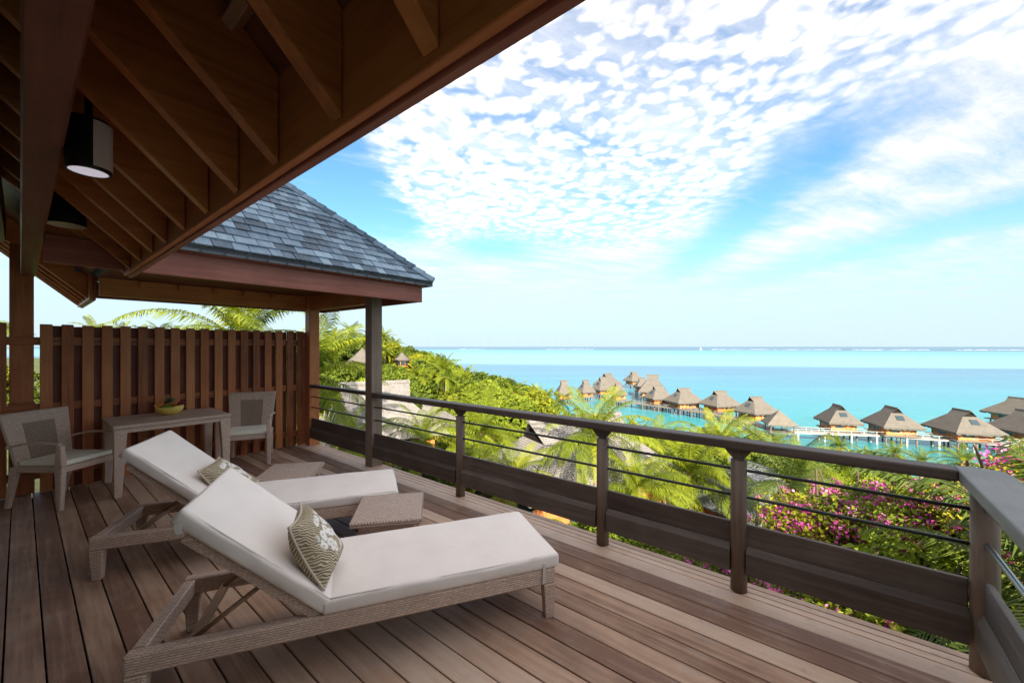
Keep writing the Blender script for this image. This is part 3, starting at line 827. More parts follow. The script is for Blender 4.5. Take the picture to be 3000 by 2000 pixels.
LB = 1.95; LW = 0.63; HINGE = 0.70       # local x: 0 at the head end, LB at the foot
TILT = RAD(41.5)
def lounger(label, loc, seed):
    t = thing('sun_lounger', label, 'sun lounger', loc, ANG, 'pair of wicker sun loungers')
    for y0, y1 in ((0.0, 0.055), (LW - 0.055, LW)):
        obj('side_rail', G().box(0.0, LB, y0, y1, 0.200, 0.288), WKX, t, bev=0.010, seg=2)
    obj('head_bar', G().box(0.004, 0.056, 0.056, LW - 0.056, 0.204, 0.284), WK, t, bev=0.008, seg=2)
    obj('foot_bar', G().box(LB - 0.056, LB - 0.004, 0.056, LW - 0.056, 0.204, 0.284), WK, t, bev=0.008, seg=2)
    obj('cross_bar', G().box(HINGE + 0.02, HINGE + 0.06, 0.056, LW - 0.056, 0.215, 0.265), WK, t, bev=0.006)
    for x_, dx in ((0.038, 0.0), (LB - 0.036, 0.004)):
        for y_ in (0.031, LW - 0.031):
            obj('leg', G().taper((x_ + dx, y_, 0.0), (0.052, 0.046), (x_, y_, 0.1995), (0.074, 0.060)), WK, t, bev=0.006, seg=2)
    obj('sling', G().box(HINGE + 0.03, LB - 0.06, 0.057, LW - 0.057, 0.268, 0.286), WKD, t)
    # raised back
    ca, sa = math.cos(TILT), math.sin(TILT)
    def bk(s, z=0.0): return (HINGE + 0.02 - s * ca + z * sa, 0.272 + s * sa + z * ca)
    bf = G()
    for y_ in (0.040, LW - 0.040):
        a, c = bk(0.0), bk(0.70)
        bf.bar((a[0], y_, a[1]), (c[0], y_, c[1]), 0.045, 0.042)
    a, c = bk(0.68), bk(0.68)
    bf.bar((a[0], 0.062, a[1]), (a[0], LW - 0.062, a[1]), 0.04, 0.038)
    a, c = bk(0.02, 0.006), bk(0.62, 0.006)
    bf.bar((a[0], LW / 2, a[1]), (c[0], LW / 2, c[1]), LW - 0.13, 0.012)
    obj('back_frame', bf, wicker('wicker_fine', bw=0.022, bh=0.010, slant=1.0), t, bev=0.008, seg=2)
    for y_ in (0.10, LW - 0.10):
        a = bk(0.29, -0.025)
        obj('prop_bar', G().tube([(0.20, y_, 0.245), (a[0], y_, a[1])], 0.011, 10), wood('tan', 'x'), t, smooth=True)
    rk = obj('prop_rack', G().box(0.18, 0.22, 0.06, LW - 0.06, 0.222, 0.246), wood('tan', 'y'), t, bev=0.003)
    # cushions
    seat = link('seat_cushion', cushion(LB - HINGE - 0.015, LW + 0.01, 0.074, seed), CUSH, t, (HINGE + 0.035, -0.005, 0.290))
    bl = 0.785
    p = bk(-0.005, 0.028)
    back = link('back_cushion', cushion(bl, LW + 0.01, 0.074, seed + 1), CUSH, t)
    for cu, ln_ in ((seat, LB - HINGE - 0.015), (back, bl)):
        e_ = 0.009; W_ = LW + 0.01; zt_ = 0.0705
        ring = [(e_, e_ + 0.02, zt_), (e_ + 0.02, e_, zt_), (ln_ - e_ - 0.02, e_, zt_), (ln_ - e_, e_ + 0.02, zt_), (ln_ - e_, W_ - e_ - 0.02, zt_), (ln_ - e_ - 0.02, W_ - e_, zt_), (e_ + 0.02, W_ - e_, zt_), (e_, W_ - e_ - 0.02, zt_), (e_, e_ + 0.02, zt_)]
        obj('piping', G().tube(ring, 0.0042, 6), simple('cushion_piping', (0.74, 0.66, 0.60), 0.8, 0.2), cu, smooth=True)
    # the back cushion runs from the hinge up towards the head
    back.rotation_euler = (0, TILT, 0)
    q_ = bk(bl + 0.0, 0.028)
    back.location = (q_[0], -0.005, q_[1])
    obj('strap', G().bar((LB - 0.075, -0.0085, 0.325), (LB - 0.080, -0.0085, 0.215), 0.004, 0.016, (1, 0, 0)), simple('strap_white', (0.62, 0.57, 0.52), 0.8), seat, (-(HINGE + 0.035), 0.005, -0.290))
    obj('strap', G().bar((0.03, -0.005, 0.02), (0.065, -0.006, -0.008), 0.006, 0.022, (1, 0, 0)), simple('strap_white', (0.62, 0.57, 0.52), 0.8), back)
    return t

def head_corner(foot_near):     # local origin: near head corner
    return (foot_near[0] - math.cos(ANG) * LB, foot_near[1] - math.sin(ANG) * LB, 0.0)
L1 = lounger('nearest wicker sun lounger with raised white cushion, in front', head_corner((1.93, 1.24)), 1)
L2 = lounger('farther wicker sun lounger with white cushion, half hidden behind the nearest one', head_corner((1.95, 2.81)), 5)

# ------------------------------------------------------------------ pillows
m, nt, b, out = mat_new('palm_print')
n = nt.nodes.new('ShaderNodeUVMap'); u, v, _ = nsep(nt, n.outputs[0])
w1 = nnoise(nt, nvec(nt, u, v), 5.0, 2)
uu = u + (w1 - 0.5) * 0.12; vv = v + (nnoise(nt, nvec(nt, u + 5.0, v), 5.0, 2) - 0.5) * 0.12
rib = (((uu * 1.0 + (vv * 2.6 - 1.3).abs() * 0.45) * 125.0 + (w1 - 0.5) * 6.0).sin()).smooth(-0.2, 0.8)
cell = nvor(nt, nvec(nt, uu, vv), 2.6, 'F1')
col = nmix(nt, rib * 0.85, (0.21, 0.155, 0.09), (0.74, 0.63, 0.47))
grn = nnoise(nt, nvec(nt, u, v), 3.0, 2).smooth(0.45, 0.65)
col = nmix(nt, grn * 0.30, col, (0.36, 0.30, 0.13))
fx, fy = (u - 0.50), (v - 0.55)
fl = nvor(nt, nvec(nt, uu, vv), 6.5, 'F1')
area = 1.0 - ((fx * fx * 1.0 + fy * fy * 1.0).pow(0.5) + (w1 - 0.5) * 0.3).smooth(0.30, 0.40)
flw = (1.0 - fl.smooth(0.38, 0.56)) * area
col = nmix(nt, flw, col, (0.88, 0.83, 0.77))
eye = (1.0 - fl.smooth(0.05, 0.18)) * area
col = nmix(nt, eye * 0.75, col, (0.46, 0.19, 0.09))
nt.links.new(col, b.inputs['Base Color']); b.inputs['Roughness'].default_value = 0.85
b.inputs['Specular IOR Level'].default_value = 0.2
bump(nt, b, nnoise(nt, nvec(nt, u, v), 6.0, 4, 0.6, 0.5), 0.35, 0.02)
PRINT = m
PIPE = simple('pillow_piping', (0.60, 0.50, 0.40), 0.85, 0.2)
def pillow(label, loc, quat, S=0.40, T=0.085, seed=0):
    N = 22; vs = []; fs = []; uvs = []
    rr_ = random.Random(seed)
    def shape(i, j, sgn):
        a, c = -1 + 2 * i / N, -1 + 2 * j / N
        pin = 1 - 0.10 * (1 - a * a) * (abs(c) ** 3) ; pin2 = 1 - 0.10 * (1 - c * c) * (abs(a) ** 3)
        x = a * pin2 * S / 2; y = c * pin * S / 2
        h = T * ((1 - a ** 2) * (1 - c ** 2)) ** 0.42 if abs(a) < 1 and abs(c) < 1 else 0
        h += 0.006 * math.sin(a * 7 + c * 3) * (1 - a * a) * (1 - c * c)
        warp = 0.018 * (a * a - c * c) + 0.02 * a * c
        return (x, y, sgn * h + warp)
    for sgn in (1, -1):
        o_ = len(vs)
        for j in range(N + 1):
            for i in range(N + 1): vs.append(shape(i, j, sgn)); uvs.append((i / N, j / N))
        for j in range(N):
            for i in range(N):
                q4 = (o_ + j * (N + 1) + i, o_ + j * (N + 1) + i + 1, o_ + (j + 1) * (N + 1) + i + 1, o_ + (j + 1) * (N + 1) + i)
                fs.append(q4 if sgn > 0 else q4[::-1])
    me = bpy.data.meshes.new('pillow'); me.from_pydata(vs, [], fs)
    ul = me.uv_layers.new(name='UVMap')
    for p in me.polygons:
        p.use_smooth = True
        for li in p.loop_indices: ul.data[li].uv = uvs[me.loops[li].vertex_index]
    t = thing('pillow', label, 'pillow', loc, 0, 'palm print pillows')
    t.rotation_mode = 'QUATERNION'; t.rotation_quaternion = quat
    cv = link('cover', me, PRINT, t)
    ring = [shape(i, 0, 0) for i in range(N)] + [shape(N, j, 0) for j in range(N)] + [shape(N - i, N, 0) for i in range(N)] + [shape(0, N - j, 0) for j in range(N + 1)]
    obj('piping', G().tube(ring, 0.006, 6), PIPE, t, smooth=True)
    return t

def on_lounger(L, x, y, z):
    c, s = math.cos(ANG), math.sin(ANG)
    return Vector((L.location.x + x * c - y * s, L.location.y + x * s + y * c, z))
def pillow_quat(lean, turn, roll=0.0):
    # pillow face normal (local z) looks towards the foot of the lounger, leaning back
    m3 = Matrix.Rotation(ANG, 3, 'Z') @ Matrix.Rotation(turn, 3, 'Z') @ Matrix.Rotation(lean, 3, 'Y') @ Matrix.Rotation(roll, 3, 'Z')
    return m3.to_quaternion()
pillow('palm-leaf print pillow leaning on the back of the nearest lounger', on_lounger(L1, 0.685, 0.185, 0.565), pillow_quat(RAD(58), RAD(-6), RAD(2)), 0.345, 0.075, 1)
pillow('palm-leaf print pillow on the farther lounger, partly hidden', on_lounger(L2, 0.70, 0.30, 0.515), pillow_quat(RAD(44), RAD(-14), RAD(8)), 0.36, 0.07, 2)

# ------------------------------------------------------------------ low side tables
def low_table(label, loc, rz):
    t = thing('side_table', label, 'side table', loc, rz, 'low wicker side tables')
    obj('table_top', G().box(-0.24, 0.24, -0.255, 0.255, 0.322, 0.362), wicker('wicker_top', (0.68, 0.51, 0.41), (0.22, 0.15, 0.11), 0.020, 0.020), t, bev=0.008, seg=2)
    obj('apron', G().box(-0.19, 0.19, -0.20, 0.20, 0.262, 0.3215), WK, t, bev=0.006)
    for sx in (-1, 1):
        for sy in (-1, 1):
            obj('leg', G().taper((sx * 0.190, sy * 0.205, 0), (0.034, 0.034), (sx * 0.180, sy * 0.195, 0.2615), (0.05, 0.05)), WK, t, bev=0.004)
    return t
low_table('low square wicker table standing between the two loungers', (1.735, 2.575, 0), RAD(-40))
low_table('low square wicker table behind the farther lounger', (1.64, 4.07, 0), RAD(-40))

# ------------------------------------------------------------------ dining table, chairs, fruit
tb = thing('dining_table', 'rectangular woven dining table in front of the fence', 'table', (1.10, 6.09, 0))
obj('table_top', G().box(-0.51, 0.51, -0.41, 0.40, 0.700, 0.738), wicker('wicker_table', (0.74, 0.55, 0.43), (0.34, 0.24, 0.18), 0.018, 0.012), tb, bev=0.008, seg=2)
for ya in (-0.395, 0.365):
    obj('apron', G().box(-0.415, 0.415, ya, ya + 0.03, 0.655, 0.6995), WK, tb, bev=0.004)
for xa in (-0.495, 0.465):
    obj('apron', G().box(xa, xa + 0.03, -0.30, 0.29, 0.655, 0.6995), WK, tb, bev=0.004)
for sx in (-1, 1):
    for sy in (-1, 1):
        obj('leg', G().taper((sx * 0.470, sy * 0.365 - 0.005, 0), (0.058, 0.058), (sx * 0.452, sy * 0.348 - 0.005, 0.6995), (0.105, 0.105)), WK, tb, bev=0.008, seg=2)

def chair(label, loc, rz):
    """faces local +x"""
    t = thing('armchair', label, 'chair', loc, rz, 'wicker armchairs at the dining table')
    W2 = 0.275
    obj('seat_frame', G().box(-0.235, 0.25, -W2 + 0.03, W2 - 0.03, 0.345, 0.405), WKX, t, bev=0.008, seg=2)
    for s in (-1, 1):
        # front leg goes on up to carry the arm
        obj('front_leg', G().hexa([(0.225, s * W2 - 0.020, 0), (0.262, s * W2 - 0.020, 0), (0.262, s * W2 + 0.020, 0), (0.225, s * W2 + 0.020, 0),
                                   (0.205, s * W2 - 0.026, 0.42), (0.285, s * W2 - 0.026, 0.42), (0.285, s * W2 + 0.026, 0.42), (0.205, s * W2 + 0.026, 0.42)])
            .hexa([(0.205, s * W2 - 0.026, 0.4205), (0.285, s * W2 - 0.026, 0.4205), (0.285, s * W2 + 0.026, 0.4205), (0.205, s * W2 + 0.026, 0.4205),
                   (0.222, s * W2 - 0.022, 0.615), (0.268, s * W2 - 0.022, 0.615), (0.268, s * W2 + 0.022, 0.615), (0.222, s * W2 + 0.022, 0.615)]), WKX, t, bev=0.006)
        obj('back_leg', G().hexa([(-0.335, s * 0.235 - 0.018, 0), (-0.298, s * 0.235 - 0.018, 0), (-0.298, s * 0.235 + 0.018, 0), (-0.335, s * 0.235 + 0.018, 0),
                                  (-0.270, s * 0.235 - 0.026, 0.40), (-0.200, s * 0.235 - 0.026, 0.40), (-0.200, s * 0.235 + 0.026, 0.40), (-0.270, s * 0.235 + 0.026, 0.40)]), WKX, t, bev=0.006)
        pts = [(0.245, s * W2, 0.625), (0.10, s * (W2 + 0.008), 0.638), (-0.08, s * (W2 + 0.012), 0.632), (-0.22, s * (W2 + 0.005), 0.605), (-0.285, s * (W2 - 0.012), 0.585)]
        ar = G()
        for a, c in zip(pts[:-1], pts[1:]): ar.bar(a, c, 0.036, 0.020)
        obj('arm', ar, WK, t, bev=0.004)
    zb, zt = 0.395, 0.905
    xb, xt = -0.235, -0.345
    def bp(yb, yt, a0, a1, th0, name, mt):
        f0 = lambda z: xb + (xt - xb) * ((z - zb) / (zt - zb))
        return obj(name, G().hexa([(f0(a0) - th0, -yb, a0), (f0(a0) + th0, -yb, a0), (f0(a0) + th0, yb, a0), (f0(a0) - th0, yb, a0),
                                   (f0(a1) - th0, -yt, a1), (f0(a1) + th0, -yt, a1), (f0(a1) + th0, yt, a1), (f0(a1) - th0, yt, a1)]), mt, t, bev=0.006)
    bp(0.240, 0.290, zb, zt, 0.018, 'backrest', WKX)
    bp(0.125, 0.140, 0.44, 0.80, 0.0212, 'back_panel', WKD)
    link('seat_cushion', cushion(0.44, 0.46, 0.045, int(loc[0] * 100), 0.012), CREAM, t, (-0.215, -0.23, 0.407))
    return t
chair('wicker armchair left of the table, turned towards the sea', (0.305, 6.045, 0), RAD(-52))
chair('wicker armchair right of the table, seen from the front', (1.93, 6.14, 0), RAD(-117))

bx, by, bz = 1.125, 6.17, 0.7385
bowl = thing('fruit_bowl', 'yellow boat-shaped bowl of fruit on the dining table', 'bowl', (bx, by, bz), RAD(-38))
prof = [(0.045, 0.0), (0.085, 0.012), (0.125, 0.045), (0.150, 0.095), (0.143, 0.096), (0.118, 0.05), (0.08, 0.02), (0.0, 0.012)]
bg_ = G().lathe([(0.0, 0.0)] + prof, 36, sx=1.0, sy=0.72)
bg_.v = [(x, y, z + max(0, (abs(x) - 0.05)) * 0.26 * (z / 0.096)) for x, y, z in bg_.v]
m, nt, b, out = mat_new('bowl_yellow')
x, y, z = obj_co(nt); bn = nnoise(nt, nvec(nt, x * 2, y * 2, z * 60), 1.0, 3)
nt.links.new(nramp(nt, bn, [(0.3, (0.66, 0.42, 0.06)), (0.7, (0.86, 0.64, 0.16))]), b.inputs['Base Color']); b.inputs['Roughness'].default_value = 0.35
obj('bowl', bg_, m, bowl, smooth=True)
def bl(x, y, z):
    c, s = math.cos(RAD(-38)), math.sin(RAD(-38))
    return (bx + x * c - y * s, by + x * s + y * c, bz + z)
OR = simple('orange_peel', (0.75, 0.22, 0.02), 0.45, 0.4, nscale=60, namp=0.1, bstr=0.2)
RED = simple('red_apple', (0.50, 0.045, 0.02), 0.3, 0.5, nscale=14, namp=0.35)
for (p, r, mt, nm, lb) in (((-0.085, -0.03, 0.10), 0.040, OR, 'orange', 'orange at the left end of the fruit bowl'),
                           ((-0.10, 0.03, 0.095), 0.034, RED, 'apple', 'red apple at the left rim of the fruit bowl'),
                           ((0.075, -0.005, 0.115), 0.036, OR, 'orange', 'orange right of the pineapple in the bowl')):
    o = obj(nm, G().ball((0, 0, 0), r, 16, 10, (1, 1, 0.93)), mt, None, bl(*p), smooth=True)
    tag(o, lb, 'fruit')
o = obj('mango', G().ball((0, 0, 0), 0.042, 16, 10, (1.5, 0.9, 0.75)), simple('mango_green', (0.16, 0.20, 0.03), 0.4, 0.4, nscale=9, namp=0.4), None, bl(-0.01, -0.055, 0.092), (0.2, 0.1, RAD(-30)), smooth=True)
tag(o, 'green mango at the front of the fruit bowl', 'fruit')
gr = thing('grapes', 'bunch of dark red grapes at the right rim of the bowl', 'fruit', bl(0.115, 0.0, 0.125))
gm = mesh_of(G().ball((0, 0, 0), 0.0115, 8, 6), 'grape', smooth=True)
for i in range(22):
    a = i * 2.4; rr = 0.012 * math.sqrt(i)
    link('grape', gm, simple('grape_red', (0.16, 0.012, 0.02), 0.25, 0.5), gr, (rr * math.cos(a) * 0.9, rr * math.sin(a) * 0.8, 0.012 - 0.0011 * i + 0.006 * (i % 3)))
pa = thing('pineapple', 'pineapple with leafy crown in the middle of the bowl', 'fruit', bl(-0.005, 0.02, 0.065))
obj('body', G().ball((0, 0, 0.03), 0.052, 16, 12, (1, 1, 1.0)), simple('pineapple_skin', (0.32, 0.20, 0.04), 0.6, 0.3, nscale=45, namp=0.6, bstr=0.8), pa, smooth=True)
cr = G()
rr_ = random.Random(5)
for i in range(34):
    a = i * 2.399; el = 0.25 + 1.15 * (1 - i / 34.0) if i < 20 else 1.2
    ln = 0.075 + 0.02 * rr_.random(); el = 0.35 + 1.05 * i / 34.0
    dx, dy, dz = math.cos(a) * math.cos(el), math.sin(a) * math.cos(el), math.sin(el)
    sx_, sy_ = -math.sin(a) * 0.007, math.cos(a) * 0.007
    z0_ = 0.078
    cr.add([(sx_, sy_, z0_), (-sx_, -sy_, z0_), (dx * ln * 0.6 - sx_, dy * ln * 0.6 - sy_, z0_ + dz * ln * 0.6), (dx * ln * 0.6 + sx_, dy * ln * 0.6 + sy_, z0_ + dz * ln * 0.6), (dx * ln * 1.1, dy * ln * 1.1, z0_ + dz * ln * 0.85)],
           [(0, 1, 2, 3), (3, 2, 4)])
obj('leaf_crown', cr, simple('pineapple_leaf', (0.11, 0.19, 0.09), 0.5, 0.4, nscale=30, namp=0.4), pa)

# ------------------------------------------------------------------ thatched bungalows over the lagoon and on the hill
TH_L = thatch('thatch_pale', (0.165, 0.148, 0.130), (0.085, 0.075, 0.064))
TH_D = thatch('thatch_grey', (0.195, 0.172, 0.145), (0.105, 0.092, 0.075))
SHK2 = shakes('pale_shakes', (0.245, 0.228, 0.215), (0.205, 0.19, 0.178), 0.20, 0.15)
WALL_O = wood('orange', 'z')
DARK = simple('gable_dark', (0.018, 0.015, 0.013), 0.9, 0.1)
GLASS = simple('window_glass', (0.03, 0.05, 0.06), 0.12, 0.5)
STILT = simple('stilt_wood', (0.16, 0.13, 0.10), 0.85, 0.1, nscale=4, namp=0.2)

def hip_roof(L, W, ze, rise, tg=0.72, fringe=0.35, seed=0, rag=True, over=0.35):
    """hipped roof with a small gable at each end; returns (roof shape, gable triangles)"""
    rr_ = random.Random(seed)
    zr = ze + rise; zg = ze + rise * tg; yg = W / 2 * (1 - tg)
    run = W / 2 * tg * 0.95
    xg = L / 2 - run; xr = xg + over
    g = G(); n = 14
    def pt(a, c, t): return tuple(a[i] + (c[i] - a[i]) * t for i in range(3))
    E_ = [(-L / 2, -W / 2, ze), (L / 2, -W / 2, ze), (L / 2, W / 2, ze), (-L / 2, W / 2, ze)]
    for s in (-1, 1):
        g.add([(-L / 2, s * W / 2, ze), (L / 2, s * W / 2, ze), (xg, s * yg, zg), (xr, 0, zr), (-xr, 0, zr), (-xg, s * yg, zg)], [(0, 1, 2, 3, 4, 5)])
        g.add([(s * L / 2, -W / 2, ze), (s * L / 2, W / 2, ze), (s * xg, yg, zg), (s * xg, -yg, zg)], [(0, 1, 2, 3)])
    # ragged hanging edge
    for k in range(4):
        a, c = E_[k], E_[(k + 1) % 4]
        m_ = int((L if k % 2 == 0 else W) / 0.28); top = []; bot = []
        for i in range(m_ + 1):
            p = pt(a, c, i / m_); top.append(p)
            dz = fringe * (0.65 + 0.6 * rr_.random()) if rag else fringe
            bot.append((p[0] * 0.975, p[1] * 0.975, p[2] - dz))
        k2 = m_ + 1
        g.add(top + bot, [(i, i + 1, k2 + i + 1, k2 + i) for i in range(m_)])
    # underside
    g.add([(x * 0.97, y * 0.97, z - 0.12) for x, y, z in E_], [(3, 2, 1, 0)])
    gab = G()
    for s in (-1, 1):
        gab.add([(s * (xg - 0.10), -yg, zg), (s * (xg - 0.10), yg, zg), (s * (xg - 0.10), 0, zr - 0.05)], [(0, 1, 2)])
    cap = G().prism([(-0.22, zr - 0.10), (0.22, zr - 0.10), (0.10, zr + 0.12), (-0.10, zr + 0.12)], 'x', -xr, xr)
    return g, gab, cap, (xg, yg, zg, zr)

def bungalow(label, loc, yaw, L, W, wall_h=1.9, rise=3.3, mat_=None, stilts=4.0, sky_end=1, seed=0, name='overwater_bungalow', cat='bungalow', group='thatched bungalows over the lagoon', tg=0.72, skyl=True, balcony=False, rag=True, body=0.70):
    t = thing(name, label, cat, loc, yaw, group)
    mat_ = mat_ or TH_L
    g, gab, cap, (xg, yg, zg, zr) = hip_roof(L, W, wall_h - 0.15, rise, tg, 0.42 if rag else 0.12, seed, rag)
    rf = obj('roof', g, mat_, t)
    obj('gable', gab, DARK, rf)
    obj('ridge_cap', cap, mat_, rf)
    if skyl:
        for s in ((sky_end,) if sky_end else (-1, 1)):
            xa, za = s * L / 2, wall_h - 0.15
            xb, zb_ = s * xg, zg
            def sp(tt, y, up): 
                nx_, nz_ = (zb_ - za), -(xb - xa); ln = math.hypot(nx_, nz_); k = up / ln * (1 if s > 0 else -1)
                return (xa + (xb - xa) * tt + abs(nx_) * s * up / ln, y, za + (zb_ - za) * tt + abs(nz_) * up / ln)
            q8 = [sp(0.50, -0.65, -0.05), sp(0.50, 0.65, -0.05), sp(0.80, 0.65, -0.05), sp(0.80, -0.65, -0.05), sp(0.50, -0.65, 0.12), sp(0.50, 0.65, 0.12), sp(0.80, 0.65, 0.12), sp(0.80, -0.65, 0.12)]
            obj('skylight', G().hexa(q8), GLASS, rf)
    bl_, bw_ = L * body, W * body
    wl = obj('wall', G().box(-bl_ / 2, bl_ / 2, -bw_ / 2, bw_ / 2, 0.0, wall_h), WALL_O, t)
    for s in (-1, 1):
        obj('window', G().box(s * bl_ / 2 - 0.04, s * bl_ / 2 + 0.04, -bw_ * 0.36, -bw_ * 0.04, 0.55, wall_h - 0.25), GLASS, t)
        obj('door', G().box(s * bl_ / 2 - 0.05, s * bl_ / 2 + 0.05, bw_ * 0.08, bw_ * 0.34, 0.05, wall_h - 0.2), wood('red', 'z'), t)
        obj('window', G().box(-bl_ * 0.30, bl_ * 0.05, s * bw_ / 2 - 0.04, s * bw_ / 2 + 0.04, 0.5, wall_h - 0.25), GLASS, t)
        for xp in (-bl_ / 2, -bl_ / 6, bl_ / 6, bl_ / 2):
            obj('wall_post', G().box(xp - 0.08, xp + 0.08, s * bw_ / 2 - 0.09, s * bw_ / 2 + 0.09, 0.0, wall_h + 0.1), wood('red', 'z'), t)
    obj('platform', G().box(-L * 0.44, L * 0.44, -W * 0.44, W * 0.44, -0.22, -0.005), wood('grey', 'x'), t)
    if balcony:
        for (xa, ya, xb, yb) in ((L * 0.36, -W * 0.44, L * 0.62, -W * 0.44), (L * 0.62, -W * 0.44, L * 0.62, W * 0.2)):
            for z in (0.25, 0.5, 0.75, 1.0):
                obj('balcony_rail', G().bar((xa, ya, z), (xb, yb, z), 0.06, 0.06), wood('tan', 'x'), t)
            for q_ in (0, 1):
                obj('balcony_post', G().box(xa + (xb - xa) * q_ - 0.06, xa + (xb - xa) * q_ + 0.06, ya + (yb - ya) * q_ - 0.06, ya + (yb - ya) * q_ + 0.06, -0.2, 1.08), wood('tan', 'z'), t)
        obj('balcony_floor', G().box(L * 0.441, L * 0.63, -W * 0.45, W * 0.22, -0.22, -0.02), wood('tan', 'x'), t)
    if stilts:
        sm = mesh_of(G().tube([(0, 0, -stilts), (0, 0, -0.221)], 0.16, 8), 'stilt')
        for ix in (-0.36, 0.0, 0.36):
            for iy in (-0.36, 0.0, 0.36):
                link('stilt', sm, STILT, t, (ix * L, iy * W, 0))
    return t

FLOOR = SEA + 2.2
def over(label, pxc, pyf, wpx, yaw_deg, asp=1.15, rise=3.4, seed=0, mat_=None, sky=1, wh=1.9):
    dep = (CAM_H - FLOOR) * 1166.7 / (pyf - 1015.0)
    p = at(pxc, 1015, dep); w = wpx * dep / 1166.7
    W = w * 0.78
    return bungalow(label, (p.x, p.y, FLOOR), RAD(yaw_deg), W * asp, W, wh, rise, mat_ or TH_L, 4.5, sky, seed)

# right-hand arm of the jetty
over('thatched bungalow over the water, left of the three facing the white jetty', 2454, 1254, 107, 203, 1.2, 3.5, 1)
over('thatched bungalow over the water, middle of the three facing the white jetty', 2612, 1266, 126, 203, 1.2, 3.7, 2)
over('large thatched bungalow with glazed skylight, right of the three facing the jetty', 2818, 1280, 150, 205, 1.15, 3.9, 3, wh=1.8)
over('dark-roofed thatched bungalow at the right picture edge beside the jetty', 3010, 1285, 150, 208, 1.15, 3.9, 4)
over('distant grey-thatched bungalow standing alone in the lagoon at far right', 2995, 1233, 130, 214, 1.3, 3.9, 5, TH_D)
# left-hand row along the pier
over('thatched bungalow nearest the small gazebo in the left row', 2214, 1224, 104, 145, 1.15, 3.7, 6)
over('thatched bungalow second from the gazebo in the left row', 2109, 1201, 98, 143, 1.15, 3.8, 7)
over('thatched bungalow third from the gazebo in the left row', 2003, 1191, 97, 141, 1.15, 3.9, 8)
over('thatched bungalow fourth from the gazebo, where the pier bends', 1929, 1180, 76, 139, 1.15, 3.8, 9)
over('big thatched bungalow rising behind the bend of the pier', 1912, 1158, 92, 110, 1.1, 6.0, 10)
over('small thatched bungalow at the far tip of the water village', 1857, 1124, 54, 150, 1.1, 4.2, 11)
over('low thatched bungalow tucked left of the big roof at the bend', 1881, 1146, 50, 125, 1.1, 3.8, 12)
over('broad thatched bungalow in the far left cluster over the water', 1780, 1137, 72, 160, 1.15, 4.8, 13)
over('steep thatched bungalow in front of the far left cluster', 1766, 1152, 62, 150, 1.1, 4.6, 14)
over('thatched bungalow half behind the tall palm, far left cluster', 1716, 1160, 52, 150, 1.1, 4.2, 15)
over('leftmost thatched roof of the water village, above the palms', 1652, 1166, 54, 140, 1.1, 4.6, 16)
over('thatched bungalow at the landward end of the pier', 1812, 1168, 50, 140, 1.1, 3.8, 17)

# small gazebo on the jetty
dep = (CAM_H - FLOOR) * 1166.7 / (1258 - 1015.0); p = at(2283, 1015, dep); w = 76 * dep / 1166.7
gz_ = thing('gazebo', 'small pyramid-roofed thatched gazebo where the jetty meets the pier', 'gazebo', (p.x, p.y, FLOOR), RAD(20))
h = w / 2
rgz = G().add([(-h, -h, 1.5), (h, -h, 1.5), (h, h, 1.5), (-h, h, 1.5), (0, 0, 4.3)], [(0, 1, 4), (1, 2, 4), (2, 3, 4), (3, 0, 4), (3, 2, 1, 0)])
for k in range(4):
    c4 = [(-h, -h), (h, -h), (h, h), (-h, h)]; a, c = c4[k], c4[(k + 1) % 4]; top, bot = [], []
    for i in range(19):
        q_ = (a[0] + (c[0] - a[0]) * i / 18, a[1] + (c[1] - a[1]) * i / 18)
        top.append((q_[0], q_[1], 1.5)); bot.append((q_[0] * 0.97, q_[1] * 0.97, 1.5 - 0.2 - 0.2 * random.random()))
    rgz.add(top + bot, [(i, i + 1, 19 + i + 1, 19 + i) for i in range(18)])
obj('roof', rgz, TH_D, gz_)
obj('finial', G().tube([(0, 0, 4.2), (0, 0, 4.9)], [0.12, 0.03], 8), TH_D, gz_)
for sx in (-1, 1):
    for sy in (-1, 1): obj('post', G().tube([(sx * h * 0.75, sy * h * 0.75, -4), (sx * h * 0.75, sy * h * 0.75, 1.7)], 0.14, 8), STILT, gz_)
obj('floor', G().box(-h * 0.85, h * 0.85, -h * 0.85, h * 0.85, -0.4, -0.2), wood('grey', 'x'), gz_)

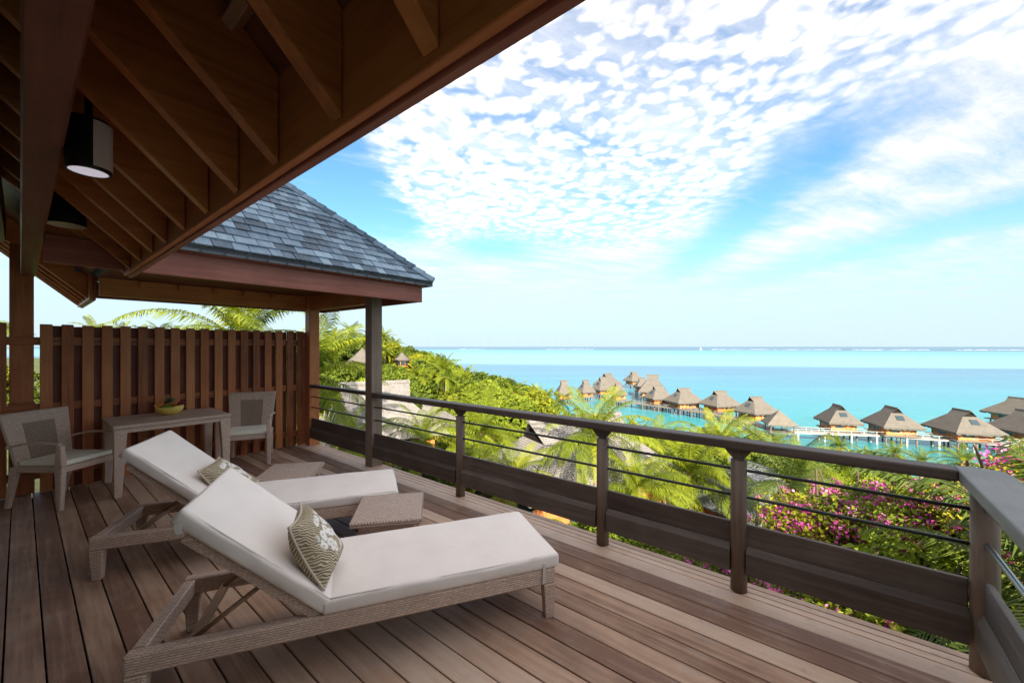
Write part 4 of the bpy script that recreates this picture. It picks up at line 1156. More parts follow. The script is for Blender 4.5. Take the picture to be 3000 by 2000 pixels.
# jetty and pier
JET_W = simple('jetty_planks', (0.36, 0.325, 0.285), 0.8, 0.2, nscale=3, namp=0.15)
def walkway(name, label, pts, z, width, mt, step, postmat, rails=True):
    P = []
    for (a, c) in pts:
        dep = (CAM_H - z) * 1166.7 / (c - 1015.0); q_ = at(a, 1015, dep); P.append(Vector((q_.x, q_.y, z)))
    # resample
    seg = [0.0]
    for a, c in zip(P[:-1], P[1:]): seg.append(seg[-1] + (c - a).length)
    n = int(seg[-1] / step)
    def pos(s):
        i = min(max(np.searchsorted(seg, s) - 1, 0), len(P) - 2)
        return P[i].lerp(P[i + 1], (s - seg[i]) / (seg[i + 1] - seg[i]))
    t = thing(name, label, 'jetty', P[0])
    Q = [pos(seg[-1] * i / n) for i in range(n + 1)]
    def nrm(i):
        d_ = (Q[min(i + 1, n)] - Q[max(i - 1, 0)]).normalized(); return Vector((-d_.y, d_.x, 0))
    L_ = [Q[i] + nrm(i) * width / 2 for i in range(n + 1)]; R_ = [Q[i] - nrm(i) * width / 2 for i in range(n + 1)]
    dg = G()
    for i in range(n):
        d_ = Vector((0, 0, -0.28))
        dg.hexa([L_[i] + d_, R_[i] + d_, R_[i + 1] + d_, L_[i + 1] + d_, L_[i], R_[i], R_[i + 1], L_[i + 1]])
    obj('walkway_deck', dg, mt, t, wco=True)
    pm_ = mesh_of(G().tube([(0, 0, -3.5), (0, 0, 0.0)], 0.17, 8), 'pile')
    rp = mesh_of(G().box(-0.07, 0.07, -0.07, 0.07, 0.0, 0.75), 'rail_post')
    for i in range(0, n + 1):
        for e in (L_[i], R_[i]):
            if i % 2 == 0: link('pile', pm_, postmat, t, e - P[0])
            if rails: link('rail_post', rp, mt, t, e - P[0] + Vector((0, 0, 0.003)))
    if rails:
        for side in (L_, R_):
            g_ = G().tube([q_ + Vector((0, 0, 0.72)) for q_ in side], 0.06, 6)
            obj('rope_rail', g_, mt, t, wco=True)
walkway('jetty', 'long pale boardwalk jetty on piles in front of the right bungalows',
        [(2255, 1257), (2303, 1261), (2430, 1267), (2545, 1270), (2620, 1275), (2735, 1283), (2880, 1294), (3000, 1302), (3120, 1312)], SEA + 1.9, 2.4, JET_W, 2.4, simple('pile_pale', (0.5, 0.47, 0.43), 0.8, 0.2))
walkway('pier', 'dark wooden pier on piles running along the left bungalow row',
        [(1800, 1172), (1841, 1176), (1944, 1189), (2059, 1206), (2155, 1225), (2252, 1253)], SEA + 1.9, 2.4, simple('pier_planks', (0.20, 0.17, 0.14), 0.85, 0.1, nscale=3, namp=0.2), 2.8, STILT)

# sailing boat beyond the reef
p = at(2053, 1015, 2300)
sb = thing('sailing_boat', 'tiny white sailing boat on the horizon', 'boat', (p.x, p.y, SEA), RAD(60))
WHITE = simple('boat_white', (0.8, 0.8, 0.8), 0.5, 0.4)
obj('hull', G().hexa([(-7, -1.4, -0.3), (6, -1.4, -0.3), (6, 1.4, -0.3), (-7, 1.4, -0.3), (-7.5, -2, 1.6), (9.5, -0.3, 2.0), (9.5, 0.3, 2.0), (-7.5, 2, 1.6)]), WHITE, sb)
obj('mast', G().tube([(0, 0, 1.5), (0, 0, 21)], 0.2, 6), WHITE, sb)
obj('sail', G().prism([(-5.5, 3), (-0.3, 3), (-0.3, 20)], 'y', -0.05, 0.05), WHITE, sb)
obj('sail', G().prism([(0.4, 3), (6.5, 2.6), (0.4, 18)], 'y', -0.05, 0.05), WHITE, sb)

# villas and huts on the hillside
def hill_villa(label, pxc, py_ridge, dep, L, W, yaw_deg, rise, wall_h=2.3, mat_=None, seed=0, **kw):
    p = at(pxc, py_ridge, dep)
    zf = p.z - rise - (wall_h - 0.15)
    return bungalow(label, (p.x, p.y, zf), RAD(yaw_deg), L, W, wall_h, rise, mat_ or SHK2, max(1.0, zf - ground(p.x, p.y) + 1.0), 0, seed, 'hillside_villa', 'villa', 'shingle-roofed villas on the slope', skyl=False, rag=False, **kw)
hill_villa('large grey shingled villa roof on the slope seen past the pavilion post', 1100, 1120, 33, 10.0, 8.6, 157, 3.9, seed=21, tg=0.62, body=0.78)
hill_villa('small pale villa roof peeking out right of the large grey one', 1268, 1186, 48, 6.0, 5.5, 100, 2.4, seed=22)
hill_villa('pale shingled villa with small dark gable and balcony below the handrail', 1690, 1222, 25, 11.0, 7.6, -25, 3.3, seed=23, tg=0.66, balcony=True, body=0.78)
hill_villa('low grey villa roof behind the third railing post', 2205, 1362, 21, 6.0, 5.0, 60, 2.1, seed=24, mat_=shakes('grey_shakes', (0.22, 0.23, 0.245), (0.18, 0.19, 0.205), 0.2, 0.15), tg=0.85)
def round_hut(label, pxc, py_top, dep, rad, hgt, seed):
    p = at(pxc, py_top, dep)
    zf = p.z - hgt - 1.9
    t = thing('round_hut', label, 'hut', (p.x, p.y, zf), 0, 'thatched huts on the headland')
    n = 14
    g = G(); ring = [(rad * math.cos(2 * math.pi * i / n), rad * math.sin(2 * math.pi * i / n), 1.9) for i in range(n)]
    low = [(x * 0.97, y * 0.97, 1.55 + 0.15 * random.random()) for x, y, z in ring]
    midr = [(x * 0.45, y * 0.45, 1.9 + hgt * 0.50) for x, y, z in ring]
    g.add(ring + low + midr + [(0, 0, 1.9 + hgt)], [(i, (i + 1) % n, 2 * n + (i + 1) % n, 2 * n + i) for i in range(n)] + [(2 * n + i, 2 * n + (i + 1) % n, 3 * n) for i in range(n)] + [(i, n + i, n + (i + 1) % n, (i + 1) % n) for i in range(n)])
    obj('roof', g, TH_L, t)
    obj('wall', G().lathe([(rad * 0.74, -2.5), (rad * 0.74, 2.0)], 14), WALL_O, t)
    for a in (200, 240, 280):
        obj('window', G().box(-0.5, 0.5, -0.06, 0.06, 0.5, 1.6), GLASS, t, (rad * 0.75 * math.cos(RAD(a)), rad * 0.75 * math.sin(RAD(a)), 0), (0, 0, RAD(a + 90)))
round_hut('round thatched hut on the headland left of the pavilion corner post', 1062, 1018, 78, 3.5, 3.2, 1)
round_hut('small round thatched hut on the headland right of the pavilion corner post', 1178, 1031, 105, 2.3, 2.0, 2)

# ------------------------------------------------------------------ vegetation
PALM = leafmat('palm_leaf', (0.055, 0.085, 0.008), (0.185, 0.230, 0.012), 0.32, (0.36, 0.33, 0.02))
PALM_G = leafmat('palm_leaf_green', (0.022, 0.042, 0.008), (0.085, 0.125, 0.020), 0.25, (0.17, 0.18, 0.03))
LEAF = leafmat('broad_leaf', (0.050, 0.080, 0.010), (0.170, 0.220, 0.016), 0.30, (0.33, 0.32, 0.025))
LEAF_Y = leafmat('yellow_leaf', (0.080, 0.105, 0.010), (0.270, 0.285, 0.018), 0.32, (0.46, 0.39, 0.035))
LEAF_D = leafmat('dark_leaf', (0.034, 0.058, 0.009), (0.115, 0.160, 0.015), 0.28, (0.22, 0.23, 0.02))
BARK = simple('palm_bark', (0.20, 0.155, 0.115), 0.9, 0.1, nscale=9, namp=0.35, bstr=0.5)
TWIG = simple('twig_bark', (0.10, 0.075, 0.05), 0.9, 0.1, nscale=9, namp=0.3)
MAG = None

def raw_mesh(name, V, F4, tint, F3=None):
    """V (n,3), quads, triangles, per-vertex tint"""
    me = bpy.data.meshes.new(name)
    faces = F4.tolist() + ([] if F3 is None else F3.tolist())
    me.from_pydata(V.tolist(), [], faces)
    a = me.attributes.new('tint', 'FLOAT', 'POINT'); a.data.foreach_set('value', np.asarray(tint, dtype=np.float32))
    return me

def frond_arrays(L, e0, droop, npair, lw, seed, ll=0.72):
    """one pinnate palm leaf: base at origin, leaves along +x at elevation e0, bending down"""
    R_ = np.random.RandomState(seed)
    n = 14; s = np.linspace(0, 1, n + 1)
    ang = e0 - droop * s ** 1.35
    px_ = np.concatenate([[0], np.cumsum(np.cos(ang[:-1]) * L / n)]); pz_ = np.concatenate([[0], np.cumsum(np.sin(ang[:-1]) * L / n)])
    V, Q, T, C = [], [], [], []
    # rachis, a thin three-sided spine
    for i in range(n + 1):
        w = 0.034 * (1 - 0.85 * s[i]) * L / 4
        V += [(px_[i], -w, pz_[i]), (px_[i], w, pz_[i]), (px_[i], 0, pz_[i] - w * 1.2)]; C += [0.75] * 3
    for i in range(n):
        for a, c in ((0, 1), (1, 2), (2, 0)): Q.append((3 * i + a, 3 * i + c, 3 * i + 3 + c, 3 * i + 3 + a))
    ss = np.linspace(0.10, 0.995, npair)
    tw = R_.uniform(-0.25, 0.25)
    for k, q_ in enumerate(ss):
        x = np.interp(q_, s, px_); z = np.interp(q_, s, pz_); a = np.interp(q_, s, ang)
        tx, tz = math.cos(a), math.sin(a)
        ln = ll * L / 4 * (0.35 + 0.95 * math.sin(math.pi * (0.12 + 0.80 * q_)) ** 0.9) * R_.uniform(0.82, 1.1)
        for sd in (-1, 1):
            fw = 0.35 + 0.75 * q_ + R_.uniform(-0.1, 0.1)
            dn = R_.uniform(0.10, 0.55)
            d_ = np.array([tx * fw + tz * 0.0, sd * (1.0 + 0.1 * tw), tz * fw - dn * 0.35]); d_ /= np.linalg.norm(d_)
            d2 = d_ + np.array([0, 0, -0.55 - dn]); d2 /= np.linalg.norm(d2)
            p0 = np.array([x, 0, z]); p1 = p0 + d_ * ln * 0.55; p2 = p1 + d2 * ln * 0.45
            wv = np.array([tx, 0, tz]) * lw
            o_ = len(V)
            V += [tuple(p0 - wv * 0.6), tuple(p0 + wv * 0.6), tuple(p1 + wv), tuple(p1 - wv), tuple(p2)]
            c = 0.25 + 0.35 * R_.rand() + 0.1 * q_; C += [c, c, c, c, c + 0.12]
            Q.append((o_, o_ + 1, o_ + 2, o_ + 3)); T.append((o_ + 3, o_ + 2, o_ + 4))
    return np.array(V), np.array(Q), np.array(T), np.array(C)

def crown_mesh(name, nf, L, npair, lw, seed, emin=-0.55, emax=1.35):
    R_ = np.random.RandomState(seed); Vs, Qs, Ts, Cs, o_ = [], [], [], [], 0
    for i in range(nf):
        t = (i + 0.5) / nf
        e0 = emax + (emin - emax) * t ** 0.8 + R_.uniform(-0.1, 0.1)
        dr = R_.uniform(0.9, 1.5) * (0.7 + 0.6 * t)
        V, Q, T, C = frond_arrays(L * R_.uniform(0.82, 1.08), e0, dr, npair, lw, seed * 100 + i)
        az = i * 2.399 + R_.uniform(-0.25, 0.25); c, s = math.cos(az), math.sin(az)
        V = V @ np.array([[c, s, 0], [-s, c, 0], [0, 0, 1]])
        Vs.append(V); Qs.append(Q + o_); Ts.append(T + o_); Cs.append(np.clip(C + R_.uniform(-0.2, 0.25) + (0.15 if t > 0.8 else 0), 0, 1)); o_ += len(V)
    return raw_mesh(name, np.vstack(Vs), np.vstack(Qs), np.concatenate(Cs), np.vstack(Ts))

CROWNS = [crown_mesh('palm_crown_a', 22, 4.0, 26, 0.055, 1), crown_mesh('palm_crown_b', 19, 4.0, 26, 0.060, 2, -0.8), crown_mesh('palm_crown_c', 24, 3.8, 24, 0.060, 3, -0.4, 1.45)]
FRONDS = []
for i, (e0, dr) in enumerate([(1.30, 0.9), (1.05, 1.25), (0.75, 1.4), (0.45, 1.5), (0.15, 1.5), (-0.15, 1.3), (-0.45, 1.0)]):
    V, Q, T, C = frond_arrays(4.0, e0, dr, 46, 0.030, 50 + i)
    FRONDS.append(raw_mesh('frond', V, Q, C, T))
for me in CROWNS + FRONDS: me.materials.append(PALM)
CROWNS_G = []
for me in CROWNS:
    m2 = me.copy(); m2.materials[0] = PALM_G; CROWNS_G.append(m2)
FRONDS_G = []
for me in FRONDS:
    m2 = me.copy(); m2.materials[0] = PALM_G; FRONDS_G.append(m2)

def palm(label, pxc, pyc, dep, R=3.6, near=False, seed=0, group='coconut palms', green=False, nf=24, trunk=True, xyz=None):
    c = Vector(xyz) if xyz else at(pxc, pyc, dep)
    zg_ = ground(c.x, c.y)
    rr_ = random.Random(seed * 17 + 3)
    lean = Vector((rr_.uniform(-0.8, 0.8), rr_.uniform(-0.8, 0.8), 0))
    base = Vector((c.x + lean.x, c.y + lean.y, min(zg_, c.z - 1.2)))
    t = thing('coconut_palm', label, 'palm tree', base, 0, group)
    top = c - base
    pts = [Vector((0, 0, -0.4)).lerp(top, k / 6) + Vector((lean.x, lean.y, 0)) * (-0.25 * math.sin(math.pi * k / 6)) for k in range(7)]
    obj('trunk', G().tube(pts, [0.20, 0.17, 0.15, 0.14, 0.13, 0.125, 0.14], 9), BARK, t, smooth=True)
    if near:
        cr_ = bpy.data.objects.new('crown', None); COL.objects.link(cr_); cr_.parent = t; cr_.location = top
        src = FRONDS_G if green else FRONDS
        for i in range(nf):
            tt = (i + 0.5) / nf
            k = min(6, max(0, int(tt * 6.6 + rr_.uniform(-0.5, 0.5))))
            o = link('frond', src[k], None, cr_, (0, 0, rr_.uniform(-0.1, 0.1)), (rr_.uniform(-0.25, 0.25), rr_.uniform(-0.12, 0.12), i * 2.399 + rr_.uniform(-0.25, 0.25)))
            s = R / 3.6 * rr_.uniform(0.85, 1.08) * (0.9 if k == 0 else 1); o.scale = (s, s, s)
        cm_ = G()
        for i in range(7):
            a = i * 0.9; cm_.ball((0.24 * math.cos(a), 0.24 * math.sin(a), -0.28 - 0.06 * (i % 3)), 0.13, 8, 6, (1, 1, 1.15))
        obj('coconut_cluster', cm_, simple('coconut', (0.26, 0.15, 0.045), 0.6, 0.3), cr_, smooth=True)
    else:
        o = link('crown', (CROWNS_G if green else CROWNS)[seed % 3], None, t, top, (0, 0, rr_.uniform(0, 6.28)))
        s = R / 3.6; o.scale = (s, s, s * rr_.uniform(0.9, 1.1))
    return t

def leaf_cloud(name, n, rad, leaf, seed, nl=18, lump=0.42, flat=0.75, up=0.35):
    """leaves spread over uneven lumps filling a crown of radii rad"""
    R_ = np.random.RandomState(seed); rad = np.array(rad)
    d_ = R_.normal(size=(nl, 3)); d_ /= np.linalg.norm(d_, axis=1)[:, None]; d_[:, 2] = np.abs(d_[:, 2]) * 1.1 - 0.25
    cen = d_ * (R_.rand(nl, 1) ** 0.5 * 0.72) * rad
    lr = lump * rad.mean() * R_.uniform(0.6, 1.25, nl)
    li = R_.randint(0, nl, n)
    dd = R_.normal(size=(n, 3)); dd /= np.linalg.norm(dd, axis=1)[:, None]
    dd[:, 2] = np.where(R_.rand(n) < 0.6, np.abs(dd[:, 2]), dd[:, 2])
    P = cen[li] + dd * (lr[li] * (0.55 + 0.50 * R_.rand(n) ** 0.6))[:, None] * np.array([1, 1, flat])
    N = dd * 0.7 + R_.normal(size=(n, 3)) * 0.55 + np.array([0, 0, up]); N /= np.linalg.norm(N, axis=1)[:, None]
    A = np.cross(N, R_.normal(size=(n, 3))); A /= np.linalg.norm(A, axis=1)[:, None]; Bv = np.cross(N, A)
    ls = leaf * R_.uniform(0.6, 1.35, n)[:, None]
    v0 = P - A * ls * 0.5; v1 = P + Bv * ls * 0.28 + N * ls * 0.06; v2 = P + A * ls * 0.5 - N * ls * 0.10; v3 = P - Bv * ls * 0.28 + N * ls * 0.06
    V = np.stack([v0, v1, v2, v3], 1).reshape(-1, 3)
    Q = np.arange(4 * n).reshape(-1, 4)
    tint = np.clip(R_.rand(n) * 0.55 + 0.25 * (R_.rand(nl)[li]) , 0, 1)
    return raw_mesh(name, V, Q, np.repeat(tint, 4)), P, dd

FAR = [leaf_cloud('far_crown_%d' % i, 7000, (3.2, 3.2, 2.6), 0.34, 30 + i, 22, 0.36)[0] for i in range(4)]
for i, me in enumerate(FAR): me.materials.append((LEAF, LEAF_Y, LEAF, LEAF_D)[i])
MID = [leaf_cloud('mid_crown_%d' % i, 8000, (1.7, 1.7, 1.25), 0.17, 40 + i, 22)[0] for i in range(4)]
for i, me in enumerate(MID): me.materials.append((LEAF, LEAF_Y, LEAF_D, LEAF)[i])
TRUNK = mesh_of(G().tube([(0, 0, -1.5), (0.1, 0.05, 1.0), (0.0, 0.1, 2.6)], [0.30, 0.22, 0.10], 7).tube([(0.1, 0.05, 0.9), (1.0, 0.3, 2.4)], [0.14, 0.05], 6).tube([(0.1, 0.05, 1.1), (-0.8, -0.6, 2.5)], [0.14, 0.05], 6), 'trunk')
STEM = mesh_of(G().tube([(0, 0, -1.6), (0.05, 0.02, 0.0), (0.1, 0, 0.9)], [0.07, 0.05, 0.02], 6).tube([(0, 0, -0.5), (0.6, 0.3, 0.7)], [0.04, 0.015], 5).tube([(0, 0, -0.6), (-0.5, -0.4, 0.7)], [0.04, 0.015], 5), 'stem')

def tree(label, pos, s, k, rz, group='broadleaf trees on the headland', sz=1.0):
    t = thing('broadleaf_tree', label, 'tree', pos, rz, group)
    o = link('trunk', TRUNK, TWIG, t); o.scale = (s, s, s)
    o = link('crown', FAR[k], None, t, (0, 0, 3.0 * s)); o.scale = (s, s, s * sz)
    return t

def shrub(label, pos, s, k, rz, group, sz=1.0):
    t = thing('leafy_shrub', label, 'shrub', pos, rz, group)
    o = link('stem', STEM, TWIG, t); o.scale = (s, s, s)
    o = link('foliage', MID[k], None, t, (0, 0, 0.35 * s)); o.scale = (s, s, s * sz)
    return t

# --- palms one can pick out, nearest first
palm('tall coconut palm in front of the sea, between the first two railing posts', 1412, 1268, 26, 3.4, True, 1, nf=26)
palm('big near coconut palm behind the second railing post', 1740, 1280, 19, 3.1, True, 2, nf=27)
palm('coconut palm behind the fence, its fronds over the fence top', 700, 990, 17, 4.2, True, 3, nf=26)
palm('yellow-green palm beside the pavilion, fronds hanging right of the back post', 895, 1110, 14, 3.0, True, 4, nf=24)
palm('dark shaded palm at the lower right corner outside the side railing', 3230, 1880, 3.7, 2.1, True, 5, green=True, nf=24)
palm('round-headed coconut palm between the second and third railing posts', 2020, 1392, 21, 3.3, True, 6, nf=26)
palm('palm with drooping fronds just left of the third railing post', 2105, 1315, 30, 3.5, True, 7, nf=24)
palm('palm below the handrail right of the second railing post', 1900, 1318, 33, 3.6, True, 8, nf=24)
palm('dark green palm right of the third railing post, above the bougainvillea', 2310, 1415, 16, 2.6, True, 9, green=True, nf=22)
palm('bushy palm under the handrail, right of the third railing post', 2335, 1385, 24, 2.6, True, 10, nf=24)
palm('bright yellow palm top above the handrail near the right corner', 2822, 1352, 30, 1.7, True, 11, nf=22)
palm('palm top above the handrail in front of the middle white jetty', 2622, 1328, 44, 1.7, True, 12, nf=22)
palm('small palm top above the handrail below the left jetty bungalow', 2460, 1308, 46, 1.8, True, 13, nf=22)
palm('low palm top between the two brighter ones above the handrail', 2700, 1352, 40, 1.6, True, 14, nf=20)
palm('very low palm top just showing over the handrail right of the jetty start', 2545, 1338, 44, 1.5, True, 15, nf=20)
palm('palm in the dip left of the big near palm', 1560, 1345, 26, 3.0, True, 16, nf=22)
palm('palm seen above the large shingled villa roof', 1315, 1165, 60, 3.6, False, 17)
palm('palm standing left of the tall one, above the small pale roof', 1260, 1150, 75, 3.8, False, 18)
palm('palm crown overlapping the right end of the large grey villa roof', 1235, 1285, 23, 2.7, True, 20, nf=22)
palm('palm crown in front of the wall of the pale gabled villa', 1870, 1430, 18, 2.5, True, 21, nf=22)
palm('palm at the left foot of the pale gabled villa', 1500, 1400, 19, 2.3, True, 22, nf=20)
palm('palm low in front of the large grey villa roof', 1010, 1300, 20, 2.2, True, 23, nf=20)
far_palms = [   # pixel, depth, radius, label
    (1845, 1240, 62, 3.4, 'palm above the handrail, first one right of the big near palm'),
    (1875, 1255, 60, 3.3, 'palm above the handrail, second one right of the big near palm'),
    (1925, 1262, 62, 3.2, 'palm above the handrail with a gap of water behind it'),
    (1970, 1275, 58, 3.1, 'low palm above the handrail below the pier'),
    (2030, 1262, 70, 3.4, 'feathery palm above the handrail below the third bungalow of the row'),
    (2075, 1262, 68, 3.3, 'palm above the handrail below the second bungalow of the row'),
    (2125, 1268, 66, 3.3, 'palm above the handrail, left neighbour of the gazebo palms'),
    (2170, 1275, 62, 3.3, 'palm above the handrail below the gazebo, left one'),
    (2215, 1280, 62, 3.2, 'palm above the handrail below the gazebo, middle one'),
    (2275, 1278, 64, 3.3, 'yellow palm above the handrail below the gazebo, right one'),
    (1300, 1130, 105, 3.8, 'palm on the shore ridge at the left end of the lagoon'),
    (1355, 1135, 100, 3.8, 'palm right of the shore ridge, behind the tall palm'),
    (1455, 1140, 100, 4.0, 'palm on the shore, left of the rocky dark patch'),
    (1500, 1150, 95, 4.0, 'palm on the shore below the headland tip'),
    (1545, 1155, 92, 3.8, 'palm on the shore, second right of the headland tip'),
    (1600, 1160, 88, 3.9, 'palm on the shore left of the leftmost water village roof'),
    (1640, 1175, 84, 3.9, 'palm in front of the leftmost water village roof'),
    (1485, 1215, 60, 3.5, 'palm below the shore palms, right of the tall one'),
    (1560, 1225, 55, 3.5, 'palm left of the big near palm, halfway down the slope'),
    (1615, 1200, 68, 3.6, 'palm behind the big near palm, left of its head'),
    (975, 985, 110, 4.2, 'palm on the hilltop seen between the pavilion posts, left one'),
    (1030, 968, 105, 4.4, 'tallest palm on the hilltop between the pavilion posts'),
    (975, 1012, 84, 4.0, 'yellow palm on two trunks between the pavilion posts'),
    (1122, 982, 118, 4.4, 'palm on the hilltop just right of the pavilion corner post'),
    (1128, 1022, 98, 3.0, 'lower palm right of the pavilion corner post'),
    (1285, 1068, 165, 3.6, 'lone palm on the headland crest against the sea'),
    (1262, 1160, 62, 3.2, 'palm on the slope under the small round hut'),
    (1225, 1190, 50, 3.0, 'palm behind the right end of the large villa roof'),
    (275, 962, 42, 2.0, 'palm top above the fence, leftmost clear one'),
    (352, 970, 46, 1.9, 'palm top above the fence, second from the left post'),
    (468, 966, 48, 2.1, 'palm top above the fence, third from the left post'),
    (425, 976, 44, 1.6, 'low palm top over the fence between two taller ones'),
    (515, 976, 50, 1.7, 'low palm top over the fence left of the big fronds'),
    (30, 960, 40, 2.0, 'palm top left of the villa post above the fence'),
    (1780, 1330, 45, 3.4, 'palm under the handrail right of the big near palm'),
    (1985, 1320, 48, 3.4, 'palm under the handrail midway between the second and third posts'),
    (2060, 1345, 40, 3.2, 'palm under the handrail near the third post'),
    (2400, 1385, 38, 2.6, 'palm under the handrail above the bougainvillea, left one'),
    (2480, 1415, 30, 2.3, 'palm under the handrail above the bougainvillea, right one'),
    (1460, 1300, 42, 3.2, 'palm between the tall palm and the pale villa gable'),
    (1330, 1290, 36, 3.0, 'palm under the tall palm at its left'),
    (1640, 1290, 38, 3.2, 'palm behind the ridge of the pale gabled villa'),
]
for i, (a, c, dp, r_, lb) in enumerate(far_palms):
    palm(lb, a, c + (18 if (a > 1800 and c < 1290) else 6), dp, r_ * (0.82 if a > 1250 else 0.95), False, 30 + i, green=(i % 5 == 2))

# --- broadleaf trees covering the headland and the slope
rt = random.Random(21)
def pix(v):
    f = v.x * FX + v.y * FY; r = v.x * RX + v.y * RY
    return 1500 + 1166.7 * r / f, 1015 + (CAM_H - v.z) * 1166.7 / f
LIM = [(500, 985), (735 * 1.2755, 1000), (1100, 985), (1200, 1015), (1260, 1035), (1350, 1085), (1420, 1100), (1543, 1130), (1660, 1170), (1900, 1235), (2300, 1285), (2500, 1330), (2900, 1420), (3200, 1440)]
lx = [a for a, c in LIM]; lz = [c for a, c in LIM]
villas = [(at(1092, 1122, 33), 8.5), (at(1268, 1186, 48), 5.5), (at(1690, 1222, 25), 8.0), (at(2205, 1362, 21), 5.0), (at(1062, 1018, 78), 5), (at(1178, 1031, 105), 4)]
def hides(p, rad):
    """does a crown here stand in front of, or inside, one of the roofs"""
    for v, vr in villas:
        if (Vector((p.x, p.y)) - Vector((v.x, v.y))).length < vr * 0.62 + rad: return True
        fv = v.x * FX + v.y * FY; fp = p.x * FX + p.y * FY
        if fp < fv:
            a, c = pix(p + Vector((0, 0, rad * 2.05))); e, h = pix(v)
            if abs(a - e) < (vr * 0.62) * 1166.7 / fv + rad * 1166.7 / fp and c < h + vr * 0.37 * 1166.7 / fv: return True
    return False
count = 0
placed = []
def describe(words, a, c, f, k):
    look = ('mid-green', 'yellow-green', 'fresh green', 'dark green')[k]
    if words == 'fence': return look + ' tree behind the privacy fence'
    if words == 'slope':
        spot = 'left of the first railing post' if a < 1340 else 'between the first and second railing posts' if a < 1780 else 'between the second and third railing posts' if a < 2170 else 'right of the third railing post'
        return look + ' leafy tree on the slope, ' + spot
    spot = ('between the pavilion posts' if a < 1085 else 'beside the small round hut' if a < 1230 else 'on the crest' if a < 1380 else 'near the headland tip')
    dist = 'far up the headland' if f > 115 else 'midway up the headland' if f > 75 else 'low on the headland'
    return look + ' rounded tree ' + dist + ', ' + spot
def try_tree(u, f, s, group, words):
    global count
    p = uf(u, f); p.z = ground(p.x, p.y)
    if p.z < SEA + 0.6: return
    s_ = s
    topz = p.z + 5.3 * s_
    a, c = pix(Vector((p.x, p.y, topz)))
    lim = np.interp(a, lx, lz)
    if c < lim:     # keep the tops under the skyline of the photograph
        f_ = f; need = CAM_H - (lim - 1015) * f_ / 1166.7
        s_ = (need - p.z) / 5.3
        if s_ < 0.35 * s: return
    if hides(p, 2.6 * s_): return
    for q_, r_ in placed:
        if (q_ - p).length < (r_ + s_) * 1.45: return
    placed.append((p, s_))
    kk = rt.randrange(4)
    tree(describe(words, a, c, f, kk), p, s_, kk, rt.uniform(0, 6.28), group, rt.uniform(0.85, 1.15))
    count += 1
HT = 'headland'
ST = 'slope'
for _ in range(900):
    try_tree(rt.uniform(-0.62, 0.05), rt.uniform(40, 185), rt.uniform(1.25, 1.9), 'trees covering the left headland', HT)
for _ in range(220):
    try_tree(rt.uniform(-0.45, 0.95), rt.uniform(24, 75), rt.uniform(0.65, 1.0), 'trees on the slope below the deck', ST)
for _ in range(14):
    try_tree(rt.uniform(-1.35, -0.75), rt.uniform(28, 60), rt.uniform(0.7, 1.1), 'trees behind the fence', 'fence')

for i in range(46):
    u = rt.uniform(-0.55, 0.12); f = rt.uniform(55, 150)
    p = uf(u, f); p.z = ground(p.x, p.y)
    if p.z < SEA + 0.8 or hides(p, 4.6): continue
    hgt = rt.uniform(7.0, 9.5); a, c = pix(p + Vector((0, 0, hgt + 2.0)))
    lim = float(np.interp(a, lx, lz))
    if c < lim - 12: hgt -= (lim - 12 - c) * f / 1166.7
    if hgt < 4.5: continue
    spot = 'between the pavilion posts' if a < 1085 else 'near the small round hut' if a < 1230 else 'on the crest' if a < 1380 else 'near the headland tip'
    palm('palm standing among the headland trees, ' + spot + (', far off' if f > 100 else ', nearer'), 0, 0, 0, rt.uniform(2.4, 3.2), False, 90 + i, 'palms among the headland trees', i % 4 == 0, xyz=(p.x, p.y, p.z + hgt))

# --- shrubs close to the deck
sp = []
def try_shrub(u, f, s, k=None, ztop=None):
    p = uf(u, f)
    if -2.2 < p.x < 3.6 + s * 1.2 and -1.4 - s < p.y < 7.2: return
    p.z = ground(p.x, p.y) + 0.9 * s
    if ztop is not None: p.z = min(p.z, ztop - 1.2 * s)
    a, c = pix(p + Vector((0, 0, 1.5 * s)))
    if c < np.interp(a, lx, lz) + 40: return
    if hides(p, 1.5 * s): return
    for q_, r_ in sp:
        if (q_ - p).length < (r_ + s) * 0.85: return
    sp.append((p, s))
    kk = rt.randrange(4) if k is None else k
    spot = 'below the pavilion bay' if a < 1080 else 'below the first railing bay' if a < 1350 else 'below the second railing bay' if a < 1780 else 'below the third railing bay' if a < 2180 else 'below the last railing bay' if a < 2860 else 'beyond the side railing'
    shrub(('mid-green', 'yellow-green', 'dark green', 'fresh green')[kk] + ' leafy shrub on the bank ' + spot + (', close to the deck' if f < 10 else ', farther down'), p, s, kk, rt.uniform(0, 6.28), 'shrubs on the bank outside the railing', rt.uniform(0.8, 1.1))
for _ in range(500):
    f = rt.uniform(4.2, 24)
    try_shrub(rt.uniform(-0.75, 1.25), f, rt.uniform(0.7, 1.15))

# --- bougainvillea in flower on the right
m, nt, b, out = mat_new('bougainvillea_bract')
a_ = nt.nodes.new('ShaderNodeAttribute'); a_.attribute_name = 'tint'
t_ = E(nt, a_.outputs['Fac'])
nt.links.new(nramp(nt, t_ + (obj_rand(nt) - 0.5) * 0.2, [(0.1, (0.42, 0.04, 0.26)), (0.5, (0.70, 0.09, 0.38)), (0.9, (0.82, 0.36, 0.60))]), b.inputs['Base Color'])
b.inputs['Roughness'].default_value = 0.6
tr = nt.nodes.new('ShaderNodeBsdfTranslucent'); tr.inputs[0].default_value = (0.6, 0.06, 0.3, 1)
mx = nt.nodes.new('ShaderNodeMixShader'); mx.inputs[0].default_value = 0.3
nt.links.new(b.outputs[0], mx.inputs[1]); nt.links.new(tr.outputs[0], mx.inputs[2]); nt.links.new(mx.outputs[0], out.inputs[0])
BRACT = m
